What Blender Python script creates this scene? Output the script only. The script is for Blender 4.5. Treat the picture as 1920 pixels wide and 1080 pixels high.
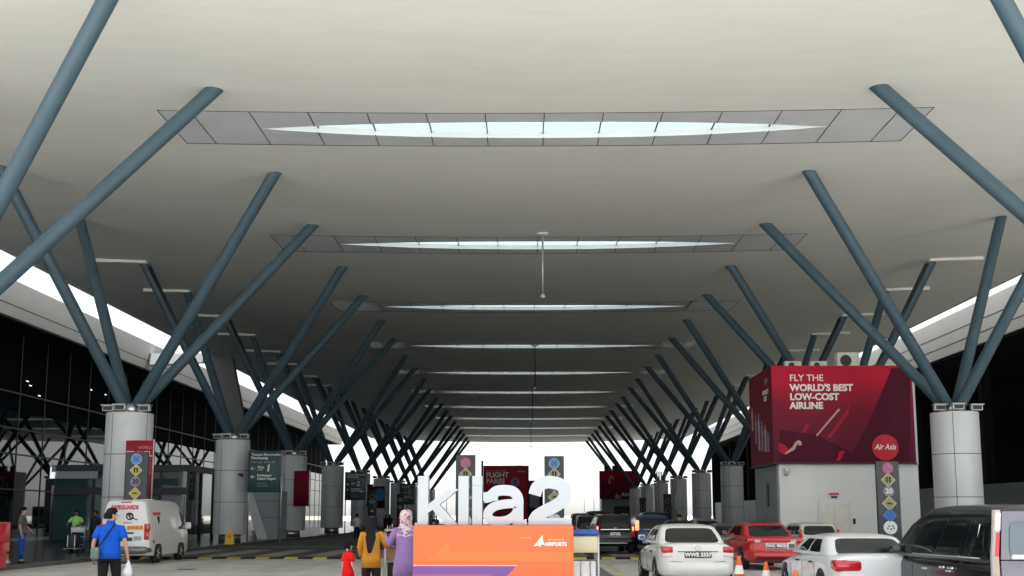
import bpy, bmesh, math, random
from mathutils import Vector, Matrix
random.seed(7)
R = math.radians
for o in list(bpy.data.objects):
    bpy.data.objects.remove(o, do_unlink=True)
S = bpy.context.scene
COL = S.collection

# ------------------------------------------------------------------ camera
F = 2100.0; CAMH = 1.6; PIT = R(8.24); YAW = 0.0105; PY0 = 662.8
cam = bpy.data.cameras.new('camera'); cam_o = bpy.data.objects.new('camera', cam); COL.objects.link(cam_o)
cam.sensor_width = 36.0; cam.lens = F/1920*36.0
cam.shift_y = (PY0-540)/1920.0
cam.clip_start = 0.1; cam.clip_end = 6000
cam_o.location = (0, 0, CAMH)
cam_o.rotation_euler = (math.pi/2+PIT, 0, YAW)
S.camera = cam_o

# ------------------------------------------------------------------ sky, sun, exposure
SUN_DIR = Vector((0.10, -0.38, 1.0)).normalized()      # towards the sun: behind the camera, high, a little to the right
W = bpy.data.worlds.new('World'); S.world = W; W.use_nodes = True
nt = W.node_tree; nt.nodes.clear()
sky = nt.nodes.new('ShaderNodeTexSky'); sky.sky_type = 'NISHITA'; sky.sun_disc = False
sky.sun_elevation = math.asin(SUN_DIR.z); sky.sun_rotation = math.atan2(SUN_DIR.x, SUN_DIR.y)
sky.dust_density = 1.0; sky.air_density = 1.0; sky.ozone_density = 1.0
bg = nt.nodes.new('ShaderNodeBackground'); bg.inputs[1].default_value = 0.05
wo = nt.nodes.new('ShaderNodeOutputWorld')
hs = nt.nodes.new('ShaderNodeHueSaturation'); hs.inputs['Saturation'].default_value = 0.2   # hazy white tropical sky
nt.links.new(sky.outputs[0], hs.inputs['Color']); nt.links.new(hs.outputs[0], bg.inputs[0]); nt.links.new(bg.outputs[0], wo.inputs[0])
sl = bpy.data.lights.new('sun', 'SUN'); sl.energy = 4.5; sl.angle = R(0.5); sl.color = (1.0, 0.97, 0.93)
so = bpy.data.objects.new('sun', sl); COL.objects.link(so)
so.rotation_euler = SUN_DIR.to_track_quat('Z', 'Y').to_euler()
S.view_settings.view_transform = 'Standard'; S.view_settings.look = 'None'
S.view_settings.exposure = 2.4; S.view_settings.gamma = 1.0
S.cycles.use_denoising = True
try: S.cycles.denoiser = 'OPENIMAGEDENOISE'
except Exception: pass
S.cycles.max_bounces = 8; S.cycles.diffuse_bounces = 5; S.cycles.glossy_bounces = 4
S.cycles.transmission_bounces = 4; S.cycles.caustics_reflective = False; S.cycles.caustics_refractive = False

# ------------------------------------------------------------------ helpers
def at(px, py, Y):
    """world point seen at photo pixel (px, py) at depth Y"""
    a, b = (px-960)/F, (PY0-py)/F
    c, s = math.cos(PIT), math.sin(PIT)
    yr, zr = c-b*s, s+b*c
    cy, sy = math.cos(YAW), math.sin(YAW)
    x, y = cy*a-sy*yr, sy*a+cy*yr
    k = Y/y
    return Vector((x*k, Y, CAMH+zr*k))

def tag(o, label=None, cat=None, group=None, kind=None):
    if label: o['label'] = label
    if cat: o['category'] = cat
    if group: o['group'] = group
    if kind: o['kind'] = kind
    return o

def thing(name, label, cat, loc=(0, 0, 0), rz=0.0, group=None):
    o = bpy.data.objects.new(name, None); COL.objects.link(o)
    o.location = loc; o.rotation_euler = (0, 0, rz); o.empty_display_size = 0.1
    return tag(o, label, cat, group, 'thing')

def copy_tree(o, parent=None):
    c = o.copy(); COL.objects.link(c)
    if parent: c.parent = parent
    for ch in list(o.children): copy_tree(ch, c)
    return c

def spow(v, p): return math.copysign(abs(v)**p, v)
def sring(n, e):
    return [(spow(math.cos(2*math.pi*i/n), 2/e), spow(math.sin(2*math.pi*i/n), 2/e)) for i in range(n)]

class MB:
    """collects shapes and links them as one mesh object"""
    def __init__(self): self.v = []; self.f = []; self.m = []; self.s = []
    def add(self, vs, fs, mi=0, sm=False):
        b = len(self.v); self.v += [tuple(p) for p in vs]
        for f in fs: self.f.append([b+i for i in f]); self.m.append(mi); self.s.append(sm)
        return self
    def box(self, x0, x1, y0, y1, z0, z1, mi=0):
        vs = [(x, y, z) for z in (z0, z1) for y in (y0, y1) for x in (x0, x1)]
        return self.add(vs, [(0, 2, 3, 1), (4, 5, 7, 6), (0, 1, 5, 4), (2, 6, 7, 3), (0, 4, 6, 2), (1, 3, 7, 5)], mi)
    def bbox(self, x0, x1, y0, y1, z0, z1, r=0.02, mi=0):
        """box with chamfered edges"""
        bm = bmesh.new(); bmesh.ops.create_cube(bm, size=1)
        for v in bm.verts: v.co = Vector(((x0+x1)/2+v.co.x*(x1-x0), (y0+y1)/2+v.co.y*(y1-y0), (z0+z1)/2+v.co.z*(z1-z0)))
        bmesh.ops.bevel(bm, geom=bm.edges[:], offset=r, segments=2, affect='EDGES', profile=0.5)
        self.bm(bm, mi, True); return self
    def bm(self, bm, mi=0, sm=False):
        bm.verts.index_update()
        self.add([v.co[:] for v in bm.verts], [[v.index for v in f.verts] for f in bm.faces], mi, sm); bm.free()
    def mesh(self, me, mi=0, sm=True, M=None):
        vs = [(M @ v.co if M else v.co)[:] for v in me.vertices]
        return self.add(vs, [list(p.vertices) for p in me.polygons], mi, sm)
    def rings(self, rs, mi=0, sm=True, cap=(True, True), closed=False):
        n = len(rs[0]); vs = [p for r in rs for p in r]; fs = []
        for i in range(len(rs)-1):
            for j in range(n):
                k = (j+1) % n
                fs.append((i*n+j, i*n+k, (i+1)*n+k, (i+1)*n+j))
        if cap[0]: fs.append(list(range(n))[::-1])
        if cap[1]: fs.append([(len(rs)-1)*n+j for j in range(n)])
        return self.add(vs, fs, mi, sm)
    def tube(self, pts, rad, n=12, mi=0, cap=(True, True), sm=True, flat=1.0):
        pts = [Vector(p) for p in pts]
        if not isinstance(rad, (list, tuple)): rad = [rad]*len(pts)
        rs = []; up = None
        for i, p in enumerate(pts):
            d = (pts[min(i+1, len(pts)-1)]-pts[max(i-1, 0)]).normalized()
            if up is None:
                up = Vector((0, 0, 1)) if abs(d.z) < 0.9 else Vector((1, 0, 0))
            u = d.cross(up).normalized(); w = u.cross(d).normalized(); up = w
            rs.append([tuple(p+u*math.cos(2*math.pi*k/n)*rad[i]+w*math.sin(2*math.pi*k/n)*rad[i]*flat) for k in range(n)])
        return self.rings(rs, mi, sm, cap)
    def lathe(self, c, prof, n=24, mi=0, sm=True, cap=(True, True), sx=1, sy=1):
        rs = [[(c[0]+r*sx*math.cos(2*math.pi*k/n), c[1]+r*sy*math.sin(2*math.pi*k/n), c[2]+z) for k in range(n)] for r, z in prof]
        return self.rings(rs, mi, sm, cap)
    def disc_y(self, c, r, t=0.01, n=24, mi=0):
        """short cylinder whose axis runs along y, its front towards -y at c.y"""
        rs = [[(c[0]+r*math.cos(2*math.pi*k/n), c[1]+d, c[2]+r*math.sin(2*math.pi*k/n)) for k in range(n)] for d in (0, t)]
        return self.rings(rs, mi, False)
    def disc_x(self, c, r, t=0.01, n=24, mi=0):
        rs = [[(c[0]+d, c[1]+r*math.cos(2*math.pi*k/n), c[2]+r*math.sin(2*math.pi*k/n)) for k in range(n)] for d in (0, t)]
        return self.rings(rs, mi, False)
    def prism(self, pts, y0, y1, mi=0):
        """polygon in x-z pushed from y0 to y1"""
        n = len(pts); vs = [(p[0], y0, p[1]) for p in pts]+[(p[0], y1, p[1]) for p in pts]
        fs = [list(range(n)), list(range(n, 2*n))[::-1]]+[(i, n+i, n+(i+1) % n, (i+1) % n) for i in range(n)]
        return self.add(vs, fs, mi)
    def ribbon(self, path, w, y0, y1, mi=0):
        """a stroke of constant width in x-z pushed from y0 to y1"""
        P = [Vector(p) for p in path]; L = []; Q = []
        for i, p in enumerate(P):
            d = (P[min(i+1, len(P)-1)]-P[max(i-1, 0)]).normalized(); nrm = Vector((-d.y, d.x))
            L.append(p+nrm*w/2); Q.append(p-nrm*w/2)
        n = len(P); vs = []; fs = []
        for y in (y0, y1): vs += [(p.x, y, p.y) for p in L]+[(p.x, y, p.y) for p in Q]
        for i in range(n-1):
            fs += [(i, i+1, n+i+1, n+i), (2*n+i, 3*n+i, 3*n+i+1, 2*n+i+1), (i, 2*n+i, 2*n+i+1, i+1), (n+i, n+i+1, 3*n+i+1, 3*n+i)]
        fs += [(0, n, 3*n, 2*n), (n-1, 3*n-1, 4*n-1, 2*n-1)]
        return self.add(vs, fs, mi)
    def build(self, name, mats, parent=None, loc=None, fix=True):
        me = bpy.data.meshes.new(name); me.from_pydata(self.v, [], self.f); me.update()
        if not isinstance(mats, (list, tuple)): mats = [mats]
        for m in mats: me.materials.append(m)
        me.polygons.foreach_set('material_index', self.m); me.polygons.foreach_set('use_smooth', self.s)
        if fix:
            bm = bmesh.new(); bm.from_mesh(me); bmesh.ops.recalc_face_normals(bm, faces=bm.faces); bm.to_mesh(me); bm.free()
        o = bpy.data.objects.new(name, me); COL.objects.link(o)
        if parent: o.parent = parent
        if loc: o.location = loc
        return o

def catmull(pts, k=6):
    P = [Vector(p) for p in pts]; out = []
    for i in range(len(P)-1):
        a, b, c, d = P[max(i-1, 0)], P[i], P[i+1], P[min(i+2, len(P)-1)]
        for j in range(k):
            t = j/k
            out.append(0.5*((2*b)+(c-a)*t+(2*a-5*b+4*c-d)*t*t+(3*b-a-3*c+d)*t**3))
    out.append(P[-1]); return out

def text(s, size, mat, parent, loc, name='lettering', rz=0.0, bold=0.0, shear=0.0, ext=0.003, align='CENTER', sx=1.0, line=1.0):
    """flat raised lettering that faces -y (turned by rz)"""
    cu = bpy.data.curves.new('t', 'FONT'); cu.body = s; cu.size = size; cu.extrude = ext; cu.offset = bold
    cu.shear = shear; cu.align_x = align; cu.align_y = 'CENTER'; cu.space_line = line; cu.resolution_u = 3
    t = bpy.data.objects.new('t', cu); COL.objects.link(t)
    me = bpy.data.meshes.new_from_object(t.evaluated_get(bpy.context.evaluated_depsgraph_get()))
    bpy.data.objects.remove(t); bpy.data.curves.remove(cu)
    me.transform(Matrix.Rotation(math.pi/2, 4, 'X') @ Matrix.Diagonal((sx, 1, 1, 1)))
    me.materials.clear(); me.materials.append(mat); me.name = name
    o = bpy.data.objects.new(name, me); COL.objects.link(o)
    o.location = loc; o.rotation_euler = (0, 0, rz); o.parent = parent
    return o

# ------------------------------------------------------------------ materials
def mat(name, col, rough=0.5, metal=0.0, var=0.0, scale=3.0, spec=0.5, coat=0.0, bump=0.0, bscale=40.0, stretch=None, col2=None, emit=None, ior=None, detail=5, rvar=0.0):
    m = bpy.data.materials.new(name); m.use_nodes = True; n = m.node_tree; b = n.nodes['Principled BSDF']
    c = (*col, 1.0)
    b.inputs['Base Color'].default_value = c; b.inputs['Roughness'].default_value = rough; b.inputs['Metallic'].default_value = metal
    b.inputs['Specular IOR Level'].default_value = spec; b.inputs['Coat Weight'].default_value = coat
    b.inputs['Coat Roughness'].default_value = 0.06
    if ior: b.inputs['IOR'].default_value = ior
    if emit:
        b.inputs['Emission Color'].default_value = (*emit[0], 1); b.inputs['Emission Strength'].default_value = emit[1]
    if var or bump or col2 or rvar:
        tc = n.nodes.new('ShaderNodeTexCoord'); mp = n.nodes.new('ShaderNodeMapping'); n.links.new(tc.outputs['Object'], mp.inputs[0])
        if stretch: mp.inputs['Scale'].default_value = stretch
        nz = n.nodes.new('ShaderNodeTexNoise'); nz.inputs['Scale'].default_value = scale; nz.inputs['Detail'].default_value = detail; nz.inputs['Roughness'].default_value = 0.6
        n.links.new(mp.outputs[0], nz.inputs['Vector'])
        rp = n.nodes.new('ShaderNodeValToRGB'); rp.color_ramp.elements[0].position = 0.3; rp.color_ramp.elements[1].position = 0.72
        lo = col2 if col2 else tuple(x*(1-var) for x in col); hi = col if col2 else tuple(min(1, x*(1+var)) for x in col)
        rp.color_ramp.elements[0].color = (*lo, 1); rp.color_ramp.elements[1].color = (*hi, 1)
        n.links.new(nz.outputs['Fac'], rp.inputs[0])
        if var or col2: n.links.new(rp.outputs[0], b.inputs['Base Color'])
        if rvar:
            mr = n.nodes.new('ShaderNodeMapRange'); mr.inputs[1].default_value = 0.3; mr.inputs[2].default_value = 0.7
            mr.inputs[3].default_value = max(0, rough-rvar); mr.inputs[4].default_value = rough+rvar
            n.links.new(nz.outputs['Fac'], mr.inputs[0]); n.links.new(mr.outputs[0], b.inputs['Roughness'])
        if bump:
            n2 = n.nodes.new('ShaderNodeTexNoise'); n2.inputs['Scale'].default_value = bscale; n2.inputs['Detail'].default_value = 4
            n.links.new(mp.outputs[0], n2.inputs['Vector'])
            bp = n.nodes.new('ShaderNodeBump'); bp.inputs['Strength'].default_value = bump; bp.inputs['Distance'].default_value = 0.02
            n.links.new(n2.outputs['Fac'], bp.inputs['Height']); n.links.new(bp.outputs[0], b.inputs['Normal'])
    return m

M = {}
M['concrete'] = mat('concrete', (.53, .53, .51), .85, var=.16, scale=.35, bump=.15, bscale=6, detail=8, stretch=(1, .35, 1))
M['asphalt'] = mat('asphalt', (.085, .085, .08), .8, var=.25, scale=.5, bump=.2, bscale=20, detail=8, stretch=(1, .3, 1))
M['crossing_asphalt'] = mat('crossing_asphalt', (.055, .055, .052), .75, var=.25, scale=.6, bump=.2, bscale=20, detail=8)
M['field'] = mat('field', (.36, .36, .32), .9, var=.2, scale=.02)
M['road_white'] = mat('road_white', (.52, .52, .48), .7, var=.25, scale=1.2, detail=8)
M['faded_white'] = mat('faded_white', (.27, .27, .24), .75, var=.3, scale=1.0, detail=8)
M['road_yellow'] = mat('road_yellow', (.55, .43, .14), .7, var=.25, scale=1.5, detail=8)
M['pale_yellow'] = mat('pale_yellow', (.5, .44, .26), .75, var=.25, scale=1.0, detail=8)
M['joint'] = mat('joint', (.16, .15, .13), .9)
M['black_rubber'] = mat('black_rubber', (.012, .012, .013), .75, var=.3, scale=6)
M['granite'] = mat('granite', (.005, .008, .010), .22, var=.35, scale=9, detail=8, rvar=.05, spec=.10)
M['kerb'] = mat('kerb', (.12, .12, .11), .8, var=.25, scale=2)
M['ceiling'] = mat('ceiling', (.80, .80, .765), .75, var=.035, scale=.09, bump=.05, bscale=3, detail=9)
def add_streaks(m, lo, sc, st):
    n = m.node_tree; b = n.nodes['Principled BSDF']; src = b.inputs['Base Color'].links[0].from_socket
    tc = n.nodes.new('ShaderNodeTexCoord'); mp = n.nodes.new('ShaderNodeMapping'); mp.inputs['Scale'].default_value = st; n.links.new(tc.outputs['Object'], mp.inputs[0])
    nz = n.nodes.new('ShaderNodeTexNoise'); nz.inputs['Scale'].default_value = sc; nz.inputs['Detail'].default_value = 10; nz.inputs['Roughness'].default_value = .7; n.links.new(mp.outputs[0], nz.inputs['Vector'])
    rp = n.nodes.new('ShaderNodeValToRGB'); rp.color_ramp.elements[0].position = .34; rp.color_ramp.elements[1].position = .56
    rp.color_ramp.elements[0].color = (lo, lo, lo, 1); rp.color_ramp.elements[1].color = (1, 1, 1, 1); n.links.new(nz.outputs['Fac'], rp.inputs[0])
    mx = n.nodes.new('ShaderNodeMix'); mx.data_type = 'RGBA'; mx.blend_type = 'MULTIPLY'; mx.inputs['Factor'].default_value = 1.0
    n.links.new(src, mx.inputs['A']); n.links.new(rp.outputs[0], mx.inputs['B']); n.links.new(mx.outputs['Result'], b.inputs['Base Color'])
add_streaks(M['ceiling'], .955, 1.3, (.35, 1.5, 1)); add_streaks(M['concrete'], .72, .5, (1, .25, 1)); add_streaks(M['asphalt'], .6, .4, (1, .2, 1))
M['ceiling_panel'] = mat('ceiling_panel', (.70, .72, .76), .35, var=.06, scale=.5)
M['black'] = mat('black', (.006, .006, .007), .6)
M['roof_top'] = mat('roof_top', (.5, .5, .5), .7, var=.1)
M['fascia'] = mat('fascia', (.62, .60, .55), .55, var=.05, scale=.15)
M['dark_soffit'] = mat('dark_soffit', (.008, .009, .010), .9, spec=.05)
M['strut'] = mat('strut', (.060, .103, .135), .5, var=.10, scale=.8, spec=.35, rvar=.06)
M['cladding'] = mat('cladding', (.66, .685, .72), .42, var=.05, scale=.5, metal=.05, rvar=.05)
M['seam'] = mat('seam', (.05, .055, .06), .7)
M['stainless'] = mat('stainless', (.62, .63, .65), .28, metal=.9, var=.1, scale=4)
M['galv'] = mat('galv', (.55, .56, .57), .4, metal=.6, var=.1, scale=6)
M['chrome'] = mat('chrome', (.8, .8, .82), .12, metal=1.0)
M['dark_metal'] = mat('dark_metal', (.03, .033, .036), .45, metal=.3)
M['black_plastic'] = mat('black_plastic', (.016, .016, .018), .5, var=.2, scale=5)
M['facade_glass'] = mat('facade_glass', (.003, .008, .010), .015, ior=1.62, spec=.5)
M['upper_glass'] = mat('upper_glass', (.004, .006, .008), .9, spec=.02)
M['door_glass'] = mat('door_glass', (.03, .07, .075), .03, ior=1.8, spec=.6)
M['grey_panel'] = mat('grey_panel', (.30, .33, .36), .55, var=.06, scale=.4)
M['leg_grey'] = mat('leg_grey', (.16, .165, .17), .6, var=.06, scale=.4)
M['light_panel'] = mat('light_panel', (.60, .62, .63), .5, var=.05, scale=.5)
M['white_wall'] = mat('white_wall', (.85, .87, .87), .7, var=.05, scale=.5, bump=.05)
M['teal_wall'] = mat('teal_wall', (.035, .055, .06), .6, var=.15, scale=.4)
M['white'] = mat('white', (.82, .84, .86), .45, var=.03, scale=2)
M['letter_white'] = mat('letter_white', (.43, .47, .515), .35, var=.02, scale=2)
M['paper'] = mat('paper', (.85, .85, .85), .8)
M['orange'] = mat('orange', (.72, .135, .032), .45, var=.03, scale=1)
M['orange_light'] = mat('orange_light', (.74, .165, .033), .45)
M['peach'] = mat('peach', (.95, .50, .38), .45)
M['purple'] = mat('purple', (.17, .06, .30), .45)
M['pylon'] = mat('pylon', (.05, .06, .07), .4, var=.12, scale=1)
M['sign_blue'] = mat('sign_blue', (.10, .27, .62), .4)
M['sign_deep'] = mat('sign_deep', (.02, .16, .52), .4)
M['sign_pale'] = mat('sign_pale', (.33, .40, .55), .45)
M['sign_red'] = mat('sign_red', (.65, .06, .13), .4)
M['sign_grey'] = mat('sign_grey', (.28, .26, .31), .45)
M['sign_cream'] = mat('sign_cream', (.62, .60, .42), .45)
M['sign_yellow'] = mat('sign_yellow', (.55, .50, .06), .45)
M['sign_olive'] = mat('sign_olive', (.33, .33, .17), .45)
M['green_sign'] = mat('green_sign', (.012, .055, .065), .4, var=.08, scale=1)
M['banner_red'] = mat('banner_red', (.36, .012, .035), .45, var=.1, scale=.5)
M['bright_red'] = mat('bright_red', (.62, .012, .035), .4)
M['slash_red'] = mat('slash_red', (.47, .014, .045), .5, spec=.15)
M['maroon'] = mat('maroon', (.085, .012, .03), .6, var=.12, scale=.5, spec=.1)
M['dull_red'] = mat('dull_red', (.20, .010, .03), .6, var=.1, scale=.6, spec=.1)
M['pink_print'] = mat('pink_print', (.62, .33, .32), .5)
M['lilac_print'] = mat('lilac_print', (.30, .20, .34), .5)
M['pale_print'] = mat('pale_print', (.45, .42, .55), .5)
M['steel_door'] = mat('steel_door', (.52, .50, .45), .35, metal=.5, var=.12, scale=1.5)
M['ac_white'] = mat('ac_white', (.6, .6, .57), .5, var=.05)
M['glass_pane'] = None
def pane_mat():
    m = bpy.data.materials.new('skylight_pane'); m.use_nodes = True; n = m.node_tree; n.nodes.clear()
    t = n.nodes.new('ShaderNodeBsdfTranslucent'); t.inputs[0].default_value = (.105, .132, .131, 1)
    g = n.nodes.new('ShaderNodeBsdfTransparent'); g.inputs[0].default_value = (.85, .95, .95, 1)
    mx = n.nodes.new('ShaderNodeMixShader'); mx.inputs[0].default_value = 0.0
    o = n.nodes.new('ShaderNodeOutputMaterial')
    n.links.new(t.outputs[0], mx.inputs[1]); n.links.new(g.outputs[0], mx.inputs[2]); n.links.new(mx.outputs[0], o.inputs[0])
    return m
M['glass_pane'] = pane_mat()
def print_mat():
    """printed advertising sheet: crimson at the top running to dark plum at the foot"""
    m = bpy.data.materials.new('printed_sheet'); m.use_nodes = True; n = m.node_tree; b = n.nodes['Principled BSDF']
    tc = n.nodes.new('ShaderNodeTexCoord'); sp = n.nodes.new('ShaderNodeSeparateXYZ'); n.links.new(tc.outputs['Generated'], sp.inputs[0])
    nz = n.nodes.new('ShaderNodeTexNoise'); nz.inputs['Scale'].default_value = 2.2; n.links.new(tc.outputs['Generated'], nz.inputs['Vector'])
    ad = n.nodes.new('ShaderNodeMath'); ad.operation = 'MULTIPLY_ADD'; ad.inputs[1].default_value = .35
    n.links.new(nz.outputs['Fac'], ad.inputs[0]); n.links.new(sp.outputs['Z'], ad.inputs[2])
    rp = n.nodes.new('ShaderNodeValToRGB'); e = rp.color_ramp.elements
    e[0].position = .25; e[0].color = (.11, .012, .035, 1); e[1].position = 1.1; e[1].color = (.50, .010, .040, 1)
    x = rp.color_ramp.elements.new(.7); x.color = (.20, .012, .035, 1)
    n.links.new(ad.outputs[0], rp.inputs[0]); n.links.new(rp.outputs[0], b.inputs['Base Color'])
    b.inputs['Roughness'].default_value = .5; b.inputs['Specular IOR Level'].default_value = .15
    return m
M['print'] = print_mat()
def paint(name, col, metal=0.0, rough=.35): return mat(name, col, rough, metal, coat=(.8 if max(col) > .1 else .3), var=.04, scale=1.2, rvar=.05)
M['p_white'] = paint('paint_white', (.74, .74, .73)); M['p_white_cool'] = paint('paint_white_cool', (.70, .74, .76))
M['p_cream'] = paint('paint_cream', (.62, .62, .56)); M['p_red'] = paint('paint_red', (.50, .005, .014), .0)
M['p_black'] = paint('paint_black', (.008, .009, .012), .2, .25); M['p_blue'] = paint('paint_blue', (.006, .05, .23), .3)
M['p_plum'] = paint('paint_plum', (.005, .005, .008), .0, .25); M['p_silver'] = paint('paint_silver', (.42, .43, .44), .6)
M['p_bronze'] = paint('paint_bronze', (.05, .045, .03), .4); M['p_grey'] = paint('paint_grey', (.12, .125, .13), .4)
M['p_lilac_reflect'] = paint('paint_lilac_reflect', (.17, .165, .20), .5, .3)  # lilac grey reflection on the people carrier's rear, put into the colour
M['car_glass'] = mat('car_glass', (.007, .010, .011), .04, spec=.5, ior=1.5)
M['clear_glass'] = mat('clear_glass', (.10, .13, .15), .05, spec=.6, ior=1.7)
M['lamp_red'] = mat('lamp_red', (.55, .010, .022), .15, coat=1.0)
M['lamp_lit'] = mat('lamp_lit', (.7, .03, .02), .2, emit=((1, .13, .05), 1.1))
M['lamp_clear'] = mat('lamp_clear', (.72, .70, .70), .12, coat=1.0)
M['lamp_housing'] = mat('lamp_housing', (.42, .37, .36), .25, coat=1.0)
M['lamp_amber'] = mat('lamp_amber', (.30, .22, .17), .2, coat=1.0)
M['lamp_white'] = mat('lamp_white', (.8, .8, .8), .4, emit=((1, .98, .92), .35))
M['rail_grey'] = mat('rail_grey', (.075, .085, .09), .5)
M['tyre'] = mat('tyre', (.014, .014, .014), .8, var=.2, scale=8)
M['plate_black'] = mat('plate_black', (.05, .055, .06), .5)
M['skin'] = mat('skin', (.46, .25, .17), .55, var=.08, scale=12)
M['skin_dark'] = mat('skin_dark', (.17, .085, .055), .55, var=.1, scale=12)
M['skin_pale'] = mat('skin_pale', (.60, .38, .30), .55, var=.06, scale=12)
M['hair'] = mat('hair', (.006, .005, .005), .7, var=.4, scale=40, bump=.5, bscale=90, spec=.2)
M['shoe'] = mat('shoe', (.02, .02, .022), .6)
def cloth(name, col): return mat(name, col, .85, var=.14, scale=9, spec=.2, bump=.35, bscale=14)
for k, c in dict(c_blue=(.007, .085, .50), c_black=(.010, .010, .012), c_mustard=(.52, .225, .030), c_hijab=(.012, .011, .017), c_lilac=(.285, .185, .42),
                 c_red=(.80, .012, .012), c_denim=(.02, .075, .22), c_grey=(.09, .095, .095), c_royal=(.02, .08, .36), c_lime=(.30, .62, .16),
                 c_navy=(.016, .018, .030), c_white=(.66, .67, .68), c_trouser=(.018, .014, .018), c_olive=(.10, .11, .09)).items(): M[k] = cloth(k, c)
def floral_mat():
    m = bpy.data.materials.new('floral_cloth'); m.use_nodes = True; n = m.node_tree; b = n.nodes['Principled BSDF']
    tc = n.nodes.new('ShaderNodeTexCoord'); vo = n.nodes.new('ShaderNodeTexVoronoi'); vo.inputs['Scale'].default_value = 34
    n.links.new(tc.outputs['Object'], vo.inputs['Vector'])
    rp = n.nodes.new('ShaderNodeValToRGB'); e = rp.color_ramp.elements
    e[0].position = 0; e[0].color = (.16, .08, .13, 1); e[1].position = 1; e[1].color = (.62, .45, .52, 1)
    for p, c in ((.28, (.40, .19, .28, 1)), (.45, (.60, .42, .47, 1)), (.75, (.70, .62, .66, 1))):
        x = rp.color_ramp.elements.new(p); x.color = c
    sp = n.nodes.new('ShaderNodeSeparateColor'); n.links.new(vo.outputs['Color'], sp.inputs[0]); n.links.new(sp.outputs[0], rp.inputs[0])
    n.links.new(rp.outputs[0], b.inputs['Base Color']); b.inputs['Roughness'].default_value = .85
    return m
M['floral'] = floral_mat()
M['cardboard'] = mat('cardboard', (.42, .27, .14), .8, var=.1, scale=3)
M['suitcase'] = mat('suitcase', (.012, .013, .016), .5, var=.2, scale=6)
M['basket'] = mat('basket', (.17, .015, .30), .5)
M['cone'] = mat('cone', (.86, .13, .03), .5, var=.06, scale=5)
M['yellow_plastic'] = mat('yellow_plastic', (.78, .50, .015), .4)
M['bollard_yellow'] = mat('bollard_yellow', (.50, .31, .06), .5, var=.1)
M['red_plastic'] = mat('red_plastic', (.55, .012, .04), .35, coat=.4)
M['trolley_blue'] = mat('trolley_blue', (.01, .07, .33), .4)
M['bag_white'] = mat('bag_white', (.72, .68, .76), .4, var=.06, scale=8)
M['sling'] = mat('sling', (.13, .17, .15), .7, var=.35, scale=14)

# ------------------------------------------------------------------ layout constants (metres, camera at the origin)
AX = 0.71; BAY = 17.0; D1 = 47.2; HAB = 4.08
XCOL, XIN, XOUT, XEDGE = 17.4, 10.6, 21.7, 28.6
ZCL = 5.88
YN, YF = 8.0, 206.5
PLAT = 0.12
KL = -15.3                                  # kerb of the left pavement
XFAC = -36.0
def zc(x): return 15.03+0.42*((x-AX)/21.7)**2     # underside of the canopy

# ------------------------------------------------------------------ ground, road, markings
def sheet(name, x0, x1, y0, y1, z, m, kind='structure'):
    mb = MB(); mb.add([(x0, y0, z), (x1, y0, z), (x1, y1, z), (x0, y1, z)], [(0, 1, 2, 3)])
    return tag(mb.build(name, m), kind=kind)
sheet('ground', -3000, 3000, -300, 5000, -0.02, M['field'])
sheet('concrete_apron', -60, 60, -60, 43.6, 0.0, M['concrete'])
sheet('road', KL, 60, 43.6, 420, -0.004, M['asphalt'])
mb = MB(); mb.box(-60, KL-.18, 29, 320, -.01, PLAT); tag(mb.build('left_pavement', M['granite']), kind='structure')
mb = MB(); mb.box(KL-.18, KL, 29, 320, -.01, PLAT+.003); tag(mb.build('left_kerb', M['kerb']), kind='structure')
mb = MB(); mb.box(16.9, 60, 44.5, 320, -.01, PLAT); tag(mb.build('right_pavement', M['kerb']), kind='structure')
mb = MB(); mb.box(10.9, 16.899, 49.5, 60, -.01, PLAT+.002); tag(mb.build('right_island_pavement', M['kerb']), kind='structure')
mb = MB()
zt = .012
def mark(m, x0, x1, y0, y1, z=zt): m.add([(x0, y0, z), (x1, y0, z), (x1, y1, z), (x0, y1, z)], [(0, 1, 2, 3)])
mark(mb, KL+.1, 15, 43.7, 55.5, .004); tag(mb.build('crossing_table', M['crossing_asphalt']), kind='structure')
mb = MB(); x = KL+.4
while x < 15:
    mark(mb, x, x+1.05, 45.0, 53.5, .008); x += 2.05
tag(mb.build('crossing_bars', M['faded_white']), kind='structure')
mb = MB(); mark(mb, KL+.2, 15, 58.6, 59.0, .004); mark(mb, -2.2, 15, 64.6, 65.0, .004); mark(mb, KL+.2, -6, 72.0, 72.3, .004)
for x in (-8.2, 3.2): 
    y = 30
    while y < 43: mark(mb, x, x+.13, y, y+1.6, .008); y += 3.1
    y = 56
    while y < 200: mark(mb, x, x+.13, y, y+3, .004); y += 6
tag(mb.build('white_road_lines', M['road_white']), kind='structure')
mb = MB()
mark(mb, KL+.1, 15, 41.2, 41.55, .008); mark(mb, KL+2, 2.4, 37.7, 37.9, .008)
mb.add([(2.45, 20, .008), (2.62, 20, .008), (2.92, 41.2, .008), (2.75, 41.2, .008)], [(0, 1, 2, 3)])
tag(mb.build('yellow_road_lines', M['pale_yellow']), kind='structure')
mb = MB()
for y in (35.2, 33.1, 30.5, 39.4, 27.6): mark(mb, KL-8, 30, y, y+.05, .005)
for x in (-12.2, -4.6, 7.2): mark(mb, x, x+.04, 20, 41, .006)
mark(mb, 1.9, 2.4, 22, 40.9, .007)  # broad dark strip: a shadow painted onto the concrete beside the yellow line
tag(mb.build('concrete_joints_and_shadow', M['joint']), kind='structure')
hump = thing('speed_hump', 'low yellow and black speed hump across the whole road', 'speed hump', (0, 42.4, 0))
mb = MB(); n = 8; prof = [(-.42+.84*i/n, .075*math.sin(math.pi*i/n)) for i in range(n+1)]
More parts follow.
